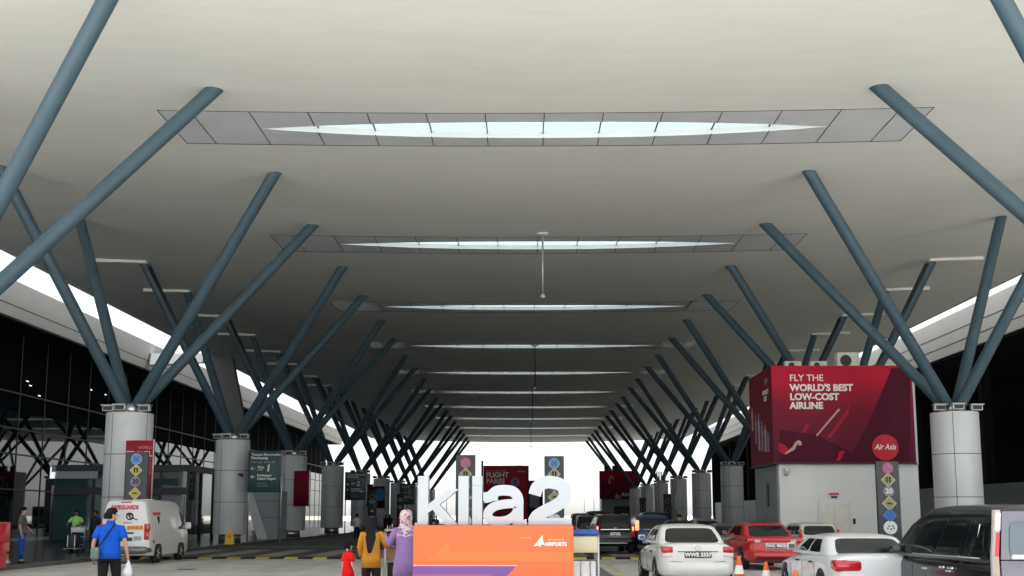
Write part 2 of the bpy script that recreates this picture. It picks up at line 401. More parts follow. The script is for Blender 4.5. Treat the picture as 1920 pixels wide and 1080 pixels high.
mb.rings([[(x, a, b+.002) for a, b in prof] for x in (KL+.1, 14.9)], 0, True, (True, True))
mb.build('hump_body', M['road_yellow'], hump)
x = KL+.5
while x < 14.6:
    MB().rings([[(xx, a*.96, b+.010) for a, b in prof] for xx in (x, x+.55)], 0, True).build('black_stripe', M['black_rubber'], hump); x += 1.07
tag(MB().box(-10.4, -9.9, 34.0, 34.4, -.002, .012).build('drain_cover', M['black_plastic']), 'small dark drain cover in the concrete before the pavement', 'drain cover')

# ------------------------------------------------------------------ canopy roof with skylights
roof = thing('entrance_canopy', 'huge pale plaster canopy over the road with slit skylights', 'roof')
SKY0, SKYD, SKYW = 36.2, 3.4, 13.1
skys = [SKY0+BAY*i for i in range(-1, 10)]
xs = [AX-XEDGE+2*XEDGE*i/28 for i in range(29)]
def ceil_strip(mb, x0, x1, y0, y1, dz=0.0, nx=None):
    X = [x0]+[x for x in xs if x0+1e-6 < x < x1-1e-6]+[x1]
    ny = max(1, int((y1-y0)/3.5)); vs = []; fs = []
    for j in range(ny+1):
        y = y0+(y1-y0)*j/ny
        vs += [(x, y, zc(x)+dz) for x in X]
    w = len(X)
    for j in range(ny):
        for i in range(w-1): fs.append((j*w+i, j*w+i+1, (j+1)*w+i+1, (j+1)*w+i))
    mb.add(vs, fs, 0, True)
for nm, dz, mm in (('ceiling', 0, 'ceiling'), ('roof_top', 1.0, 'roof_top')):
    mb = MB(); y = YN
    for s in skys:
        ceil_strip(mb, AX-XEDGE, AX+XEDGE, y, s, dz)
        ceil_strip(mb, AX-XEDGE, AX-SKYW, s, s+SKYD, dz); ceil_strip(mb, AX+SKYW, AX+XEDGE, s, s+SKYD, dz); y = s+SKYD
    ceil_strip(mb, AX-XEDGE, AX+XEDGE, y, YF, dz)
    mb.build(nm, M[mm], roof, fix=False)
mb = MB()
for sx in (-1, 1):
    x = AX+sx*XEDGE; mb.box(min(x, x+sx*.12), max(x, x+sx*.12), YN, YF, zc(x)-.06, zc(x)+1.05)
xx = xs
for y0, y1 in ((YN-.12, YN-.002), (YF+.002, YF+.12)):
    for a, b in zip(xx[:-1], xx[1:]): mb.add([(p, q, zc(p if abs(p-AX) < 99 else p)+d) for p in (a, b) for q in (y0, y1) for d in (-.05, 1.03)],
                                            [(0, 1, 5, 4), (2, 6, 7, 3), (0, 4, 6, 2), (1, 3, 7, 5)])
mb.build('roof_edge', M['fascia'], roof)
def lens(x): return .85*max(0.0, 1-abs(x)/9.9)**.0*(1-(abs(x)/9.9)**1.0)**.0 if False else .82*(1-(1-max(0, 1-abs(x)/9.9))**2.4)
def make_skylight(first):
    root = thing_part = bpy.data.objects.new('skylight', None); COL.objects.link(root); root.parent = roof; root.location = (AX, first, 0)
    mid = SKYD/2; N = 40
    mb = MB(); X = [-SKYW+2*SKYW*i/80 for i in range(81)]
    for sgn in (-1, 1):
        vs = []; fs = []
        for x in X:
            h = lens(x)+.004 if abs(x) < 9.9 else .004
            z = zc(x+AX)+.004
            vs += [(x, mid+sgn*h, z), (x, mid+sgn*mid, z)]
        for i in range(80): fs.append((2*i, 2*i+1, 2*i+3, 2*i+2))
        mb.add(vs, fs)
    p = mb.build('lining_panel', M['ceiling_panel'], root, fix=False)
    mb = MB()                                    # reveal above the slit
    X2 = [-9.9+19.8*i/48 for i in range(49)]
    for sgn in (-1, 1):
        vs = []; fs = []
        for x in X2:
            h = lens(x)+.004
            vs += [(x, mid+sgn*h, zc(x+AX)+.003), (x, mid+sgn*h, zc(x+AX)+.22)]
        for i in range(48): fs.append((2*i, 2*i+1, 2*i+3, 2*i+2))
        mb.add(vs, fs)
    mb.build('reveal', M['ceiling_panel'], root, fix=False)
    mb = MB(); vs = []; fs = []
    for x in X2: vs += [(x, mid-lens(x)-.1, zc(x+AX)+.23), (x, mid+lens(x)+.1, zc(x+AX)+.23)]
    for i in range(48): fs.append((2*i, 2*i+1, 2*i+3, 2*i+2))
    mb.add(vs, fs); mb.build('pane', M['glass_pane'], root, fix=False)
    mb = MB(); t = .014                          # black joints between the lining panels and the border
    def bar(x, y0, y1, z): mb.box(x-t, x+t, y0, y1, z-.006, z+.02)
    for k in range(-6, 7):
        x = 2.0*k; h = lens(x) if abs(x) < 9.9 else 0
        z = zc(x+AX)
        bar(x, 0, mid-h, z); bar(x, mid+h, SKYD, z)
        if h > .05: mb.box(x-.018, x+.018, mid-h, mid+h, z+.15, z+.2)
    for x in (-SKYW, SKYW): bar(x, 0, SKYD, zc(x+AX))
    for y in (0, SKYD):
        for a, b in zip(X[:-1], X[1:]):
            z = zc((a+b)/2+AX); mb.box(a, b, y-t*.8, y+t*.8, z-.010, z+.02)
    mb.build('joints', M['black'], root)
    return root
sk0 = make_skylight(skys[0])
for s in skys[1:]:
    c = copy_tree(sk0, roof); c.location = (AX, s, 0)
# long cover boxes on the ceiling between the outer struts and the edge
for i in range(1, 5):
    for y in (D1+BAY*i-HAB, D1+BAY*i+HAB):
        for sx in (-1, 1):
            xa, xb = AX+sx*(XOUT-.3), AX+sx*(XOUT+2.6); z = zc(xa)
            MB().add([(q, y+r, zc(xa)+h+(zc(q)-zc(xa))*.6) for q in (xa, xb) for r in (-.35, .35) for h in (-.13, .1)],
                     [(0, 1, 3, 2), (4, 6, 7, 5), (0, 4, 5, 1), (2, 3, 7, 6), (0, 2, 6, 4), (1, 5, 7, 3)]).build('gutter_box', M['ceiling'], roof)

# ------------------------------------------------------------------ columns with four struts each
ORD = ['nearest', 'second', 'third', 'fourth', 'fifth', 'sixth', 'seventh', 'eighth', 'ninth', 'tenth', 'farthest']
def make_column(sx, Y, label, group):
    c = thing('canopy_column', label, 'column', (AX+sx*XCOL, Y, PLAT), 0, group); g = PLAT
    MB().lathe((0, 0, 0), [(.62, 0), (.62, .46)], 32).build('foot_ring', M['stainless'], c)
    MB().lathe((0, 0, 0), [(.955, .44), (.965, .46), (.965, ZCL-g-.02), (.95, ZCL-g)], 40).build('cladding', M['cladding'], c)
    mb = MB()
    for z in (4.13-g, 2.36-g):
        mb.lathe((0, 0, 0), [(.955, z-.014), (.9685, z-.014), (.9685, z+.014), (.955, z+.014)], 40, 0, False, (False, False))
    for a in (R(-115), R(65), R(-25), R(155)):
        p = Vector((math.cos(a), math.sin(a), 0)); q = Vector((-p.y, p.x, 0))*.012
        vs = [tuple(p*r+q*s+Vector((0, 0, z))) for r in (.95, .9682) for s in (-1, 1) for z in (.47, ZCL-g-.03)]
        mb.add(vs, [(0, 1, 3, 2), (4, 6, 7, 5), (0, 4, 5, 1), (2, 3, 7, 6), (0, 2, 6, 4), (1, 5, 7, 3)])
    mb.build('panel_joints', M['seam'], c)
    MB().lathe((0, 0, 0), [(.50, ZCL-g-.05), (.50, ZCL-g+.38)], 28).build('top_ring', M['stainless'], c)
    for dx, dy in ((-XOUT+XCOL, -HAB), (-XOUT+XCOL, HAB), (XCOL-XIN, -HAB), (XCOL-XIN, HAB)):
        X = -sx*dx if True else dx
        top = Vector((X, dy, 0)); top.z = zc(AX+sx*XCOL+X)-g+.05
        base = Vector((X*.045, dy*.045, ZCL-g+.30))
        mb = MB(); d = (top-base)
        mb.tube([base, base+d*.012, base+d*.985, base+d*.99, top+d*.01], [.19, .238, .238, .238, .238], 20)
        mb.build('strut', [M['strut'], M['dark_metal']], c)
    for a in (R(-150), R(-75), R(-30)):                       # floodlights on brackets round the top
        mb = MB(); px, py = math.cos(a)*.88, math.sin(a)*.88
        if abs(a+R(75)) < .01: px, py = -.14, -.80
        z = ZCL-g
        mb.tube([(px*.6, py*.6, z+.05), (px, py, z+.08)], .03, 8); 
        mb.bbox(px-.24, px+.24, py-.12, py+.13, z+.06, z+.30, .03)
        mb.box(px-.19, px+.19, py-.135, py-.118, z+.10, z+.26, 1)
        mb.box(px-.28, px+.28, py-.2, py+.16, z+.30, z+.325)
        mb.build('floodlight', [M['galv'], M['black_plastic']], c)
    return c
lab = {('l', 1): 'grey clad left column with a red banner, beside the white van', ('l', 2): 'grey clad left column behind the yellow wet floor sign',
       ('l', 3): 'grey clad left column with a plain dark red banner', ('l', 4): 'grey clad left column just left of the number 2 green sign',
       ('r', 1): 'grey clad right column beside the red billboard and black van', ('r', 0): 'column at the near right whose struts enter at the top corner',
       ('l', 0): 'column at the near left whose long struts cross the upper left corner'}
for sx, sd in ((-1, 'l'), (1, 'r')):
    c0 = None
    for i in range(0, 11):
        Y = D1+BAY*(i-1)
        l = lab.get((sd, i)) or '%s grey clad column with four struts in the %s row, counted from the front' % (ORD[i], 'left' if sx < 0 else 'right')
        grp = 'columns along the %s side of the road' % ('left' if sx < 0 else 'right')
        if c0 is None: c0 = make_column(sx, Y, l, grp)
        else:
            k = copy_tree(c0); k.location.y = Y; k['label'] = l
            if i >= 2:                                # slim rainwater pipe beside the outer near strut
                a = Vector((-sx*-.16, -.1, ZCL-PLAT+.2)); b_ = Vector((sx*(XOUT-XCOL-.42), -HAB-.1, zc(AX+sx*XOUT)-PLAT-.25))
                d_ = MB().tube([Vector((sx*.9, -.35, .6)), Vector((sx*.75, -.45, ZCL-PLAT)), b_], .11, 10) if False else MB().tube([a, b_], .10, 10)
                d_.build('rainwater_pipe', M['dark_metal'], k)

# ------------------------------------------------------------------ terminal on the left
ter = thing('terminal_building', 'dark glass airport terminal with a beige eave along the left pavement', 'building', (0, 0, 0))
Y0T, Y1T = 22, 204
MB().box(XFAC-.3, XFAC, Y0T, Y1T, PLAT, 8.9).build('glass_wall', M['facade_glass'], ter)
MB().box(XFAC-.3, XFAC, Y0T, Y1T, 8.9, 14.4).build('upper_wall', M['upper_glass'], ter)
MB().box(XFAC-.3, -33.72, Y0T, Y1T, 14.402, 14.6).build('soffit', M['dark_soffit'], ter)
mb = MB(); y = Y0T
while y < Y1T-1:
    y2 = min(y+8.5, Y1T)
    mb.prism([(0, 0)]*0 or [(-32.9, 14.40), (-32.4, 14.38), (-33.0, 16.75), (-33.5, 16.75)], y+.0, y2-.0) if False else None
    mb.add([(a, b, c) for b in (y+.012, y2-.012) for a, c in ((-33.7, 14.42), (-33.25, 14.40), (-32.65, 16.55), (-33.1, 16.6))],
           [(0, 1, 2, 3), (7, 6, 5, 4), (0, 4, 5, 1), (1, 5, 6, 2), (2, 6, 7, 3), (3, 7, 4, 0)]); y = y2
mb.build('eave', M['fascia'], ter)
MB().add([(a, b, c) for b in (Y0T, Y1T) for a, c in ((-33.10, 15.06), (-33.06, 15.06), (-33.045, 15.12), (-33.09, 15.12))],
         [(0, 1, 2, 3), (7, 6, 5, 4), (0, 4, 5, 1), (1, 5, 6, 2), (2, 6, 7, 3), (3, 7, 4, 0)]).build('eave_joint', M['seam'], ter)
MB().box(XFAC-30, -33.5, Y0T, Y1T, 16.4, 16.7).build('roof', M['roof_top'], ter)
mb = MB()
for z in (3.42, 5.9, 7.7, 10.2): mb.box(XFAC+.002, XFAC+.10, Y0T, Y1T, z-.05, z+.05)
y = Y0T+2
while y < Y1T: mb.box(XFAC+.003, XFAC+.05, y-.03, y+.03, PLAT, 14.38); y += 4.25
mb.build('mullions', M['rail_grey'], ter)
for px_, zt_p in ((167, 5.7), (292, 5.6), (330, 5.2)):
    yy = 35.6*F/(982-px_); MB().box(-35.9, -35.2, yy, yy+.7, PLAT, zt_p).build('pilaster', M['light_panel'], ter)
for k_, (px_, py_) in enumerate(((40, 715), (46, 723), (162, 731), (190, 740), (226, 742), (64, 742))):
    q = at(px_, py_, 36.0*F/(982-px_)*1.0); q = Vector((XFAC+.02, q.y, q.z)); MB().bbox(q.x, q.x+.06, q.y-.16, q.y+.16, q.z-.03, q.z+.03, .01).build('wall_light', M['lamp_white'], ter)
# entrance lobby standing out from the glass
mb = MB(); mb.box(-29.5, -21.0, 70.3, 79, PLAT, 4.35); mb.build('lobby', M['door_glass'], ter)
mb = MB()
for x in (-29.5, -27.0, -24.6, -24.2, -22.8, -21.06): mb.box(x, x+.14, 70.18, 70.297, PLAT, 4.5)
mb.box(-29.5, -20.92, 70.15, 70.296, 2.9, 3.35, 1); mb.box(-29.5, -20.9, 70.0, 79, 4.352, 4.75, 1)
mb.box(-29.6, -26.6, 70.02, 70.14, 3.9, 4.6, 2)
for y in (73, 76): mb.box(-20.998, -20.9, y, y+.14, PLAT, 4.35)
mb.build('lobby_frame', [M['dark_metal'], M['dark_metal'], M['grey_panel']], ter)
mb = MB()
for x0, x1 in ((-24.0, -22.9), (-22.6, -21.2)): mb.box(x0, x1, 70.2, 70.29, .5, 2.8)
mb.build('door', M['clear_glass'], ter)
for Y, xs0 in ((33, -33.2), (58, -30.2), (108, -30), (142, -30)):
    mb = MB(); mb.box(xs0-2.6, xs0, Y, Y+5, PLAT, 4.4); mb.build('lobby', M['door_glass'], ter)
    mb = MB(); mb.box(xs0-1.0, xs0-.4, Y-.1, Y-.002, PLAT, 4.4); mb.box(xs0-2.7, xs0+.1, Y-.12, Y-.003, 4.4, 5.1); mb.build('lobby_frame', M['leg_grey'], ter)
# leaning legs that carry the terminal eave
for i, Y in enumerate((97.0,)):
    leg = thing('leaning_leg', ['wide pale leaning support leg behind the second left column', 'pale leaning support leg far down the left pavement', 'farthest pale leaning support leg on the left'][i], 'support leg', (-22.6, Y, PLAT), 0, 'leaning legs of the terminal')
    mb = MB(); mb.prism([(-.45, 0), (.45, 0), (-3.0, 15.2), (-4.9, 15.2)], 0, .9); mb.build('leg_shaft', M['leg_grey'], leg)
    mb = MB(); mb.prism([(-10.4, 14.6), (-3.0, 14.9), (-3.2, 15.6), (-10.4, 15.6)], .1, .8); mb.build('bracket', M['leg_grey'], leg)
    MB().box(-.7, .7, -.2, 1.1, 0, .18).build('foot', M['stainless'], leg)
# low panelled kiosk between the second and third left columns
ki = thing('panelled_kiosk', 'pale grey panelled block with a slanting edge under the number 1 sign', 'kiosk', (-17.95, 72, PLAT))
MB().prism([(.25, 3.05), (2.2, 3.05), (2.2, 0), (1.05, 0)], .3, 3.0).build('wall', M['grey_panel'], ki)
MB().prism([(0, 3.1), (.55, 3.1), (1.65, 0), (1.0, 0)], 0, .298).build('slanting_fin', M['light_panel'], ki)
mb = MB(); mb.box(.3, 2.21, .29, .299, 2.38, 2.41); mb.box(.7, 2.21, .29, .299, 1.36, 1.39); mb.build('panel_joints', M['seam'], ki)
# slim rail along the glass
rl = thing('guard_rail', 'low grey metal rail along the dark glass at far left', 'railing', (-33.5, 40, PLAT))
mb = MB(); mb.tube([(0, 0, .9), (0, 26, .9)], .04, 8); mb.build('top_rail', M['galv'], rl)
for k in range(8): MB().tube([(0, 3.7*k, 0), (0, 3.7*k, .88)], .03, 8).build('post', M['galv'], rl)

# ------------------------------------------------------------------ building on the right
pk = thing('parking_building', 'dark open sided building with a beige eave along the right side', 'building')
XR = 34.3
def xf(z): return XR-.9+.25*(z-14)
mb = MB()
mb.add([(a, b, c) for b in (22, 204) for a, c in ((33.6, 14.15), (34.05, 14.15), (33.75, 17.1), (33.25, 17.1))], [(0, 1, 2, 3), (7, 6, 5, 4), (0, 4, 5, 1), (1, 5, 6, 2), (2, 6, 7, 3), (3, 7, 4, 0)])
mb.build('eave', M['fascia'], pk)
mb = MB()
for z in (14.9, 15.8):
    x = 33.6-(z-14.15)*.35/2.95
    mb.box(x-.02, x+.03, 22, 204, z-.035, z+.035)
mb.build('eave_joints', M['seam'], pk)
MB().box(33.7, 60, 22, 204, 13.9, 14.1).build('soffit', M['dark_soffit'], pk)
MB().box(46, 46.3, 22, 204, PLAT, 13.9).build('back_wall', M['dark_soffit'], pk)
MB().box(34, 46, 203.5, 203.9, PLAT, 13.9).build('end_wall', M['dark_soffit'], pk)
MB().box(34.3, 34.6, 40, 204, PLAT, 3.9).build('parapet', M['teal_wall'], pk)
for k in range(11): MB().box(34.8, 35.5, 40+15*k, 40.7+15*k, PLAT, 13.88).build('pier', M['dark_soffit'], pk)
MB().box(33.9, 60, 22, 204, 16.5, 16.8).build('roof', M['roof_top'], pk)

# ------------------------------------------------------------------ lift building with the red billboard
LB_Y = 52.0
p0 = at(1460, 870, LB_Y); p1 = at(1721, 870, LB_Y)
lb = thing('lift_building', 'white lift building standing right of the road behind the cars', 'building', (p0.x, LB_Y, PLAT)); LW = p1.x-p0.x; LD = 5.2; G = PLAT
ztop, zbot = at(1560, 687, LB_Y).z-G, at(1560, 868, LB_Y).z-G
MB().box(0, LW, 0, LD, 0, ztop-.05).build('wall', M['white_wall'], lb)
MB().box(-.06, -.002, .2, LD-.1, 0, zbot-.02).build('side_cladding', M['grey_panel'], lb)
mb = MB(); mb.box(1.75, 3.15, -.05, -.003, 0, 2.15); mb.build('door_frame', M['galv'], lb)
for a in (1.85, 2.46): MB().box(a, a+.585, -.075, -.052, 0, 2.05).build('lift_door', M['steel_door'], lb)
MB().box(3.3, 3.42, -.03, -.002, 1.1, 1.35).build('call_panel', M['black_plastic'], lb); MB().box(3.3, 3.42, -.03, -.002, .2, .5).build('socket_cover', M['black_plastic'], lb)
mb = MB(); mb.box(2.25, 2.7, -.06, -.003, 2.42, 2.52); mb.build('door_notice', M['sign_red'], lb)
MB().box(2.35, 2.62, -.06, -.003, 2.28, 2.37).build('door_indicator', M['black_plastic'], lb)
for k, x in enumerate((.32, 4.75)):
    mb = MB(); mb.bbox(x-.09, x+.09, -.22, -.003, 3.45, 3.62, .03); mb.lathe((x, -.12, 3.28), [(.02, 0), (.09, .04), (.09, .17)], 14); mb.build('wall_lamp', M['galv'], lb)
mb = MB(); mb.box(-.12, -.063, 2.0, 2.3, 1.9, 3.0); mb.build('side_vent', M['dark_metal'], lb)
bb = thing('red_billboard', "large dark red billboard reading FLY THE WORLD'S BEST LOW-COST AIRLINE on white lift building", 'billboard', (p0.x, LB_Y, G))
XE = at(1710, 780, LB_Y).x-p0.x
MB().box(-.25, XE, -.25, -.06, zbot, ztop).build('front_sheet', M['print'], bb)
MB().box(-.25, -.062, -.058, LD-.2, zbot, ztop).build('side_sheet', M['dull_red'], bb)
mb = MB(); mb.box(-.3, XE+.04, -.28, -.07, zbot-.07, zbot-.003); mb.box(-.3, -.07, -.068, LD-.2, zbot-.07, zbot-.003); mb.build('bottom_trim', M['black_plastic'], bb)
MB().box(XE+.003, XE+.1, -.26, -.003, zbot-.1, ztop+.05).build('edge_trim', M['light_panel'], bb)
def bpt(px, py): 
    q = at(px, py, LB_Y-.25); return (q.x-p0.x, q.z-G)
FY = -.25
def poly(px, d, m, name, parent, fy=FY, f=bpt): return MB().prism([f(*q) for q in px], fy-d, fy-.0005).build(name, m, parent)
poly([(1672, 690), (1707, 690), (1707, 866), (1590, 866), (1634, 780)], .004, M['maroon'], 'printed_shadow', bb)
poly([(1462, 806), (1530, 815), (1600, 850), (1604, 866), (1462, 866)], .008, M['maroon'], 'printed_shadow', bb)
poly([(1588, 768), (1593, 756), (1591, 775), (1556, 822), (1551, 820)], .012, M['slash_red'], 'printed_streak', bb)
poly([(1572, 766), (1575, 768), (1532, 818), (1530, 816)], .012, M['pink_print'], 'printed_streak', bb)
poly([(1574, 846), (1585, 846), (1574, 864), (1568, 864)], .012, M['slash_red'], 'printed_streak', bb)
poly([(1512, 793), (1518, 797), (1508, 812), (1504, 810)], .012, M['slash_red'], 'printed_streak', bb)
poly([(1460, 830), (1472, 834), (1480, 846), (1470, 852), (1460, 846)], .012, M['slash_red'], 'printed_streak', bb)
poly([(1471, 850), (1486, 838), (1491, 829), (1497, 825), (1502, 828), (1503, 834), (1498, 836), (1497, 831), (1493, 836), (1490, 843), (1473, 852)], .016, M['pink_print'], 'printed_hand', bb)
w = lambda px, py: (bpt(px, py)[0], FY-.006, bpt(px, py)[1])
text('FLY THE', .43, M['paper'], bb, w(1480, 709), align='LEFT', bold=.003)
for t, y in (("WORLD'S BEST", 727.5), ('LOW-COST', 744.5), ('AIRLINE', 761)): text(t, .43, M['paper'], bb, w(1481, y), align='LEFT', bold=.017, sx=1.0)
q = bpt(1660, 839); MB().disc_y((q[0], FY-.03, q[1]), .60, .025, 40).build('round_emblem', M['bright_red'], bb)
text('Air Asia', .36, M['paper'], bb, (q[0]-.02, FY-.036, q[1]+.02), shear=.35, bold=.008, sx=.82)
for (y, z, h, m) in ((3.6, 1.1, 1.5, 'lilac_print'), (2.9, .75, 1.8, 'pale_print'), (2.2, .65, 1.5, 'lilac_print'), (1.5, .6, 1.3, 'pale_print'), (.9, .55, 1.0, 'lilac_print'), (4.4, 1.8, 1.2, 'pink_print')):
    mb = MB()
    out = [(-.19, 0), (.19, 0), (.16, h*.45), (.24, h*.6), (.2, h*.78), (.07, h*.82), (.10, h*.93), (0, h), (-.10, h*.93), (-.07, h*.82), (-.2, h*.78), (-.24, h*.6), (-.16, h*.45)]
    mb.add([(xx, y+a, zbot+z+b) for xx in (-.256, -.2505) for a, b in out], [list(range(13)), list(range(13, 26))[::-1]]+[(i, 13+i, 13+(i+1) % 13, (i+1) % 13) for i in range(13)])
    mb.build('printed_figure', M[m], bb)
text('FLY', .42, M['pink_print'], bb, (-.254, .95, ztop-.62), rz=-math.pi/2); text("WORLD'S\nBEST", .3, M['paper'], bb, (-.254, 1.2, ztop-1.25), rz=-math.pi/2, bold=.01)
def ac_unit(x, w_, h, d, label, y=1.0):
    a = thing('air_conditioner', label, 'air conditioner', (p0.x+x, LB_Y+y, G+ztop-.05), 0, 'air conditioners on the lift building')
    MB().bbox(-w_/2, w_/2, -d/2, d/2, .06, h, .03).build('casing', M['ac_white'], a)
    mb = MB(); mb.disc_y((-w_*.12, -d/2-.012, h*.52), h*.33, .012, 20); mb.build('fan_grille', M['black_plastic'], a)
    mb = MB(); mb.box(-w_/2+.05, -w_/2+.15, -d/2, d/2, 0, .06); mb.box(w_/2-.15, w_/2-.05, -d/2, d/2, 0, .06); mb.build('foot', M['dark_metal'], a)
    return a
ac_unit(1.05, .8, .42, .35, 'low white air conditioner, leftmost on the billboard top'); ac_unit(2.25, .8, .42, .35, 'low white air conditioner in the middle of the billboard top')
a = ac_unit(3.62, 1.05, .82, .6, 'tall white air conditioner, largest on the billboard top')
MB().box(-.1, .1, -.33, -.302, .3, .55).build('control_box', M['black_plastic'], a)

# second lift building, at the far end
q0 = at(1128, 936, 186); q1 = at(1196, 936, 186)
l2 = thing('lift_building', 'small far grey lift building under a red billboard', 'building', (q0.x, 186, PLAT)); w2 = q1.x-q0.x
zt2, zb2 = at(1150, 883, 186).z-PLAT, at(1150, 936, 186).z-PLAT
MB().box(0, w2, 0, 5, 0, zt2-.05).build('wall', M['grey_panel'], l2)
MB().box(2.0, w2-.1, -.12, -.003, 0, 3.0).build('dark_opening', M['black_plastic'], l2)
text('EXIT\nP1 P2', .5, M['paper'], l2, (3.1, -.13, 1.9)) if False else None
b2 = thing('red_billboard', 'far dark red billboard beside the right column row', 'billboard', (q0.x, 185.9, PLAT))
MB().box(-.35, w2+.05, -.2, .05, zb2, zt2).build('front_sheet', M['print'], b2)
f2 = lambda px, py: (at(px, py, 185.7).x-q0.x, at(px, py, 185.7).z-PLAT)
poly([(1141, 905), (1143, 893), (1147, 891), (1151, 895), (1150, 903), (1147, 895), (1144, 897), (1144, 908)], .03, M['pale_print'], 'printed_figure', b2, -.2, f2)
poly([(1147, 901), (1176, 896), (1176, 898), (1150, 904)], .04, M['dull_red'], 'printed_figure', b2, -.2, f2)
poly([(1152, 935), (1155, 926), (1158, 926), (1165, 935)], .03, M['pink_print'], 'printed_figure', b2, -.2, f2)
text('AirAsia', .9, M['paper'], b2, (f2(1179, 927)[0], -.22, f2(1179, 927)[1]), shear=.3, ext=.01, bold=.02)
for k, px in enumerate((1137, 1152, 1160)):
    q = at(px, 878, 188); a = thing('air_conditioner', ['far rooftop air conditioner at the left of the distant red billboard', 'far rooftop air conditioner in the middle of the distant red billboard', 'far rooftop air conditioner at the right of the distant red billboard'][k], 'air conditioner', (q.x, 188, PLAT+zt2-.05))
    MB().bbox(-.38, .38, -.3, .3, 0, 1.0, .04).build('casing', M['p_bronze'], a); MB().disc_y((0, -.315, .55), .27, .015, 16).build('fan_grille', M['black'], a)

# free standing billboard and signs beyond the klia2 letters
q0 = at(905, 935, 118); q1 = at(989, 935, 118); zb_, zt_ = at(905, 930, 118).z, at(905, 873, 118).z
fb = thing('red_billboard', 'red roadside billboard reading FLIGHT FARES above the big letters', 'billboard', (q0.x, 118, 0)); wv = q1.x-q0.x
MB().box(.06, wv, 0, .2, 1.2, zt_).build('printed_sheet', M['slash_red'], fb)
MB().tube([(-.06, .1, 0), (-.06, .1, zt_+.5)], .11, 10).build('post', M['dark_metal'], fb); MB().tube([(wv+.06, .1, 0), (wv+.06, .1, zt_)], .09, 10).build('post', M['dark_metal'], fb)
MB().tube(catmull([(0, .1, zt_+.45), (1.2, .1, zt_+.25), (wv-.5, .1, zt_+.02)]), .015, 6).build('cable', M['galv'], fb)
text("ENJOY UNBEATABLE", .27, M['pink_print'], fb, (.35, -.008, zt_-.55), align='LEFT', sx=.85)
text('FLIGHT', .72, M['paper'], fb, (.35, -.008, zt_-1.0), align='LEFT', bold=.03); text('FARES', .72, M['paper'], fb, (.35, -.008, zt_-1.65), align='LEFT', bold=.03)
text('AirAsia', .26, M['paper'], fb, (wv-.65, -.008, zt_-.6), shear=.3)
mb = MB(); mb.disc_y((wv-1.3, -.02, zt_-1.75), .48, .019, 24); mb.build('round_print', M['lilac_print'], fb)
mb = MB(); mb.box(wv-1.5, wv-1.1, -.03, -.021, zt_-2.0, zt_-1.45); mb.build('printed_motif', M['purple'], fb)
q0 = at(987, 930, 140); q1 = at(1018, 930, 140)
rb = thing('notice_board', 'dark red notice board partly hidden behind the number 2 letter', 'notice board', (q0.x, 140, 0)); wv = q1.x-q0.x
MB().box(0, wv, 0, .2, .8, at(990, 901, 140).z).build('board', M['maroon'], rb); MB().box(.05, wv-.05, -.01, -.002, at(990, 926, 140).z, at(990, 902, 140).z).build('red_print', M['slash_red'], rb)
MB().box(.4, 1.6, -.02, -.011, 2.6, 4.4).build('pale_print', M['pale_print'], rb)
for x in (.2, wv-.2): MB().tube([(x, .1, 0), (x, .1, .85)], .07, 8).build('post', M['dark_metal'], rb)
sb = thing('shuttle_bus', 'small white shuttle bus far away seen through the letters', 'bus', (at(990, 970, 165).x-1.6, 165, 0))
MB().bbox(-1.15, 1.15, 0, 7, .45, 2.95, .18).build('body', M['white'], sb); MB().bbox(-.95, .95, -.02, .1, 1.6, 2.6, .03).build('rear_window', M['car_glass'], sb)
for x in (-1, .8):
    for y in (1.2, 5.4): MB().disc_x((x, y, .45), .45, .22, 18).build('wheel', M['tyre'], sb)
for x in (-1.0, .8): MB().bbox(x, x+.2, -.03, .05, 1.0, 1.4, .02).build('tail_light', M['lamp_red'], sb)

# ------------------------------------------------------------------ pylons with traffic signs
def sign_disc(mb_par, x, z, r, ring, fill, name='round_sign', glyph=None):
    o = MB(); o.disc_y((x, -.03, z), r, .029, 28, 0); o.disc_y((x, -.034, z), r*.8, .0038, 28, 1); 
    if glyph == 'x':
        for s in (-1, 1): o.ribbon([(x-r*.55, z-s*r*.55), (x+r*.55, z+s*r*.55)], r*.2, -.038-.001*s, -.0345, 2)
    elif glyph == 'bar': o.ribbon([(x-r*.55, z+r*.55), (x+r*.55, z-r*.55)], r*.22, -.038, -.0345, 2)
    return o.build(name, [M[ring], M[fill], M['sign_deep'] if glyph == 'x' else M[ring]], mb_par)
def sign_diamond(par, x, z, r, edge, fill, glyph=None, name='diamond_sign'):
    o = MB(); dm = lambda k: [(x-k, z), (x, z-k), (x+k, z), (x, z+k)]
    o.prism(dm(r), -.03, -.001, 0); o.prism(dm(r*.85), -.034, -.0305, 1)
    if glyph == 'two':
        for s in (-.2, .2):
            o.box(x+s*r-.03, x+s*r+.03, -.038, -.0345, z-r*.35, z+r*.2, 2); o.disc_y((x+s*r, -.038, z+r*.3), .04, .003, 10, 2)
    elif glyph == 'hump': o.prism([(x-r*.5, z-r*.1), (x-r*.2, z+r*.1), (x, z+r*.16), (x+r*.2, z+r*.1), (x+r*.5, z-r*.1)], -.038, -.0345, 2); 
    return o.build(name, [M[edge], M[fill], M['black']], par)
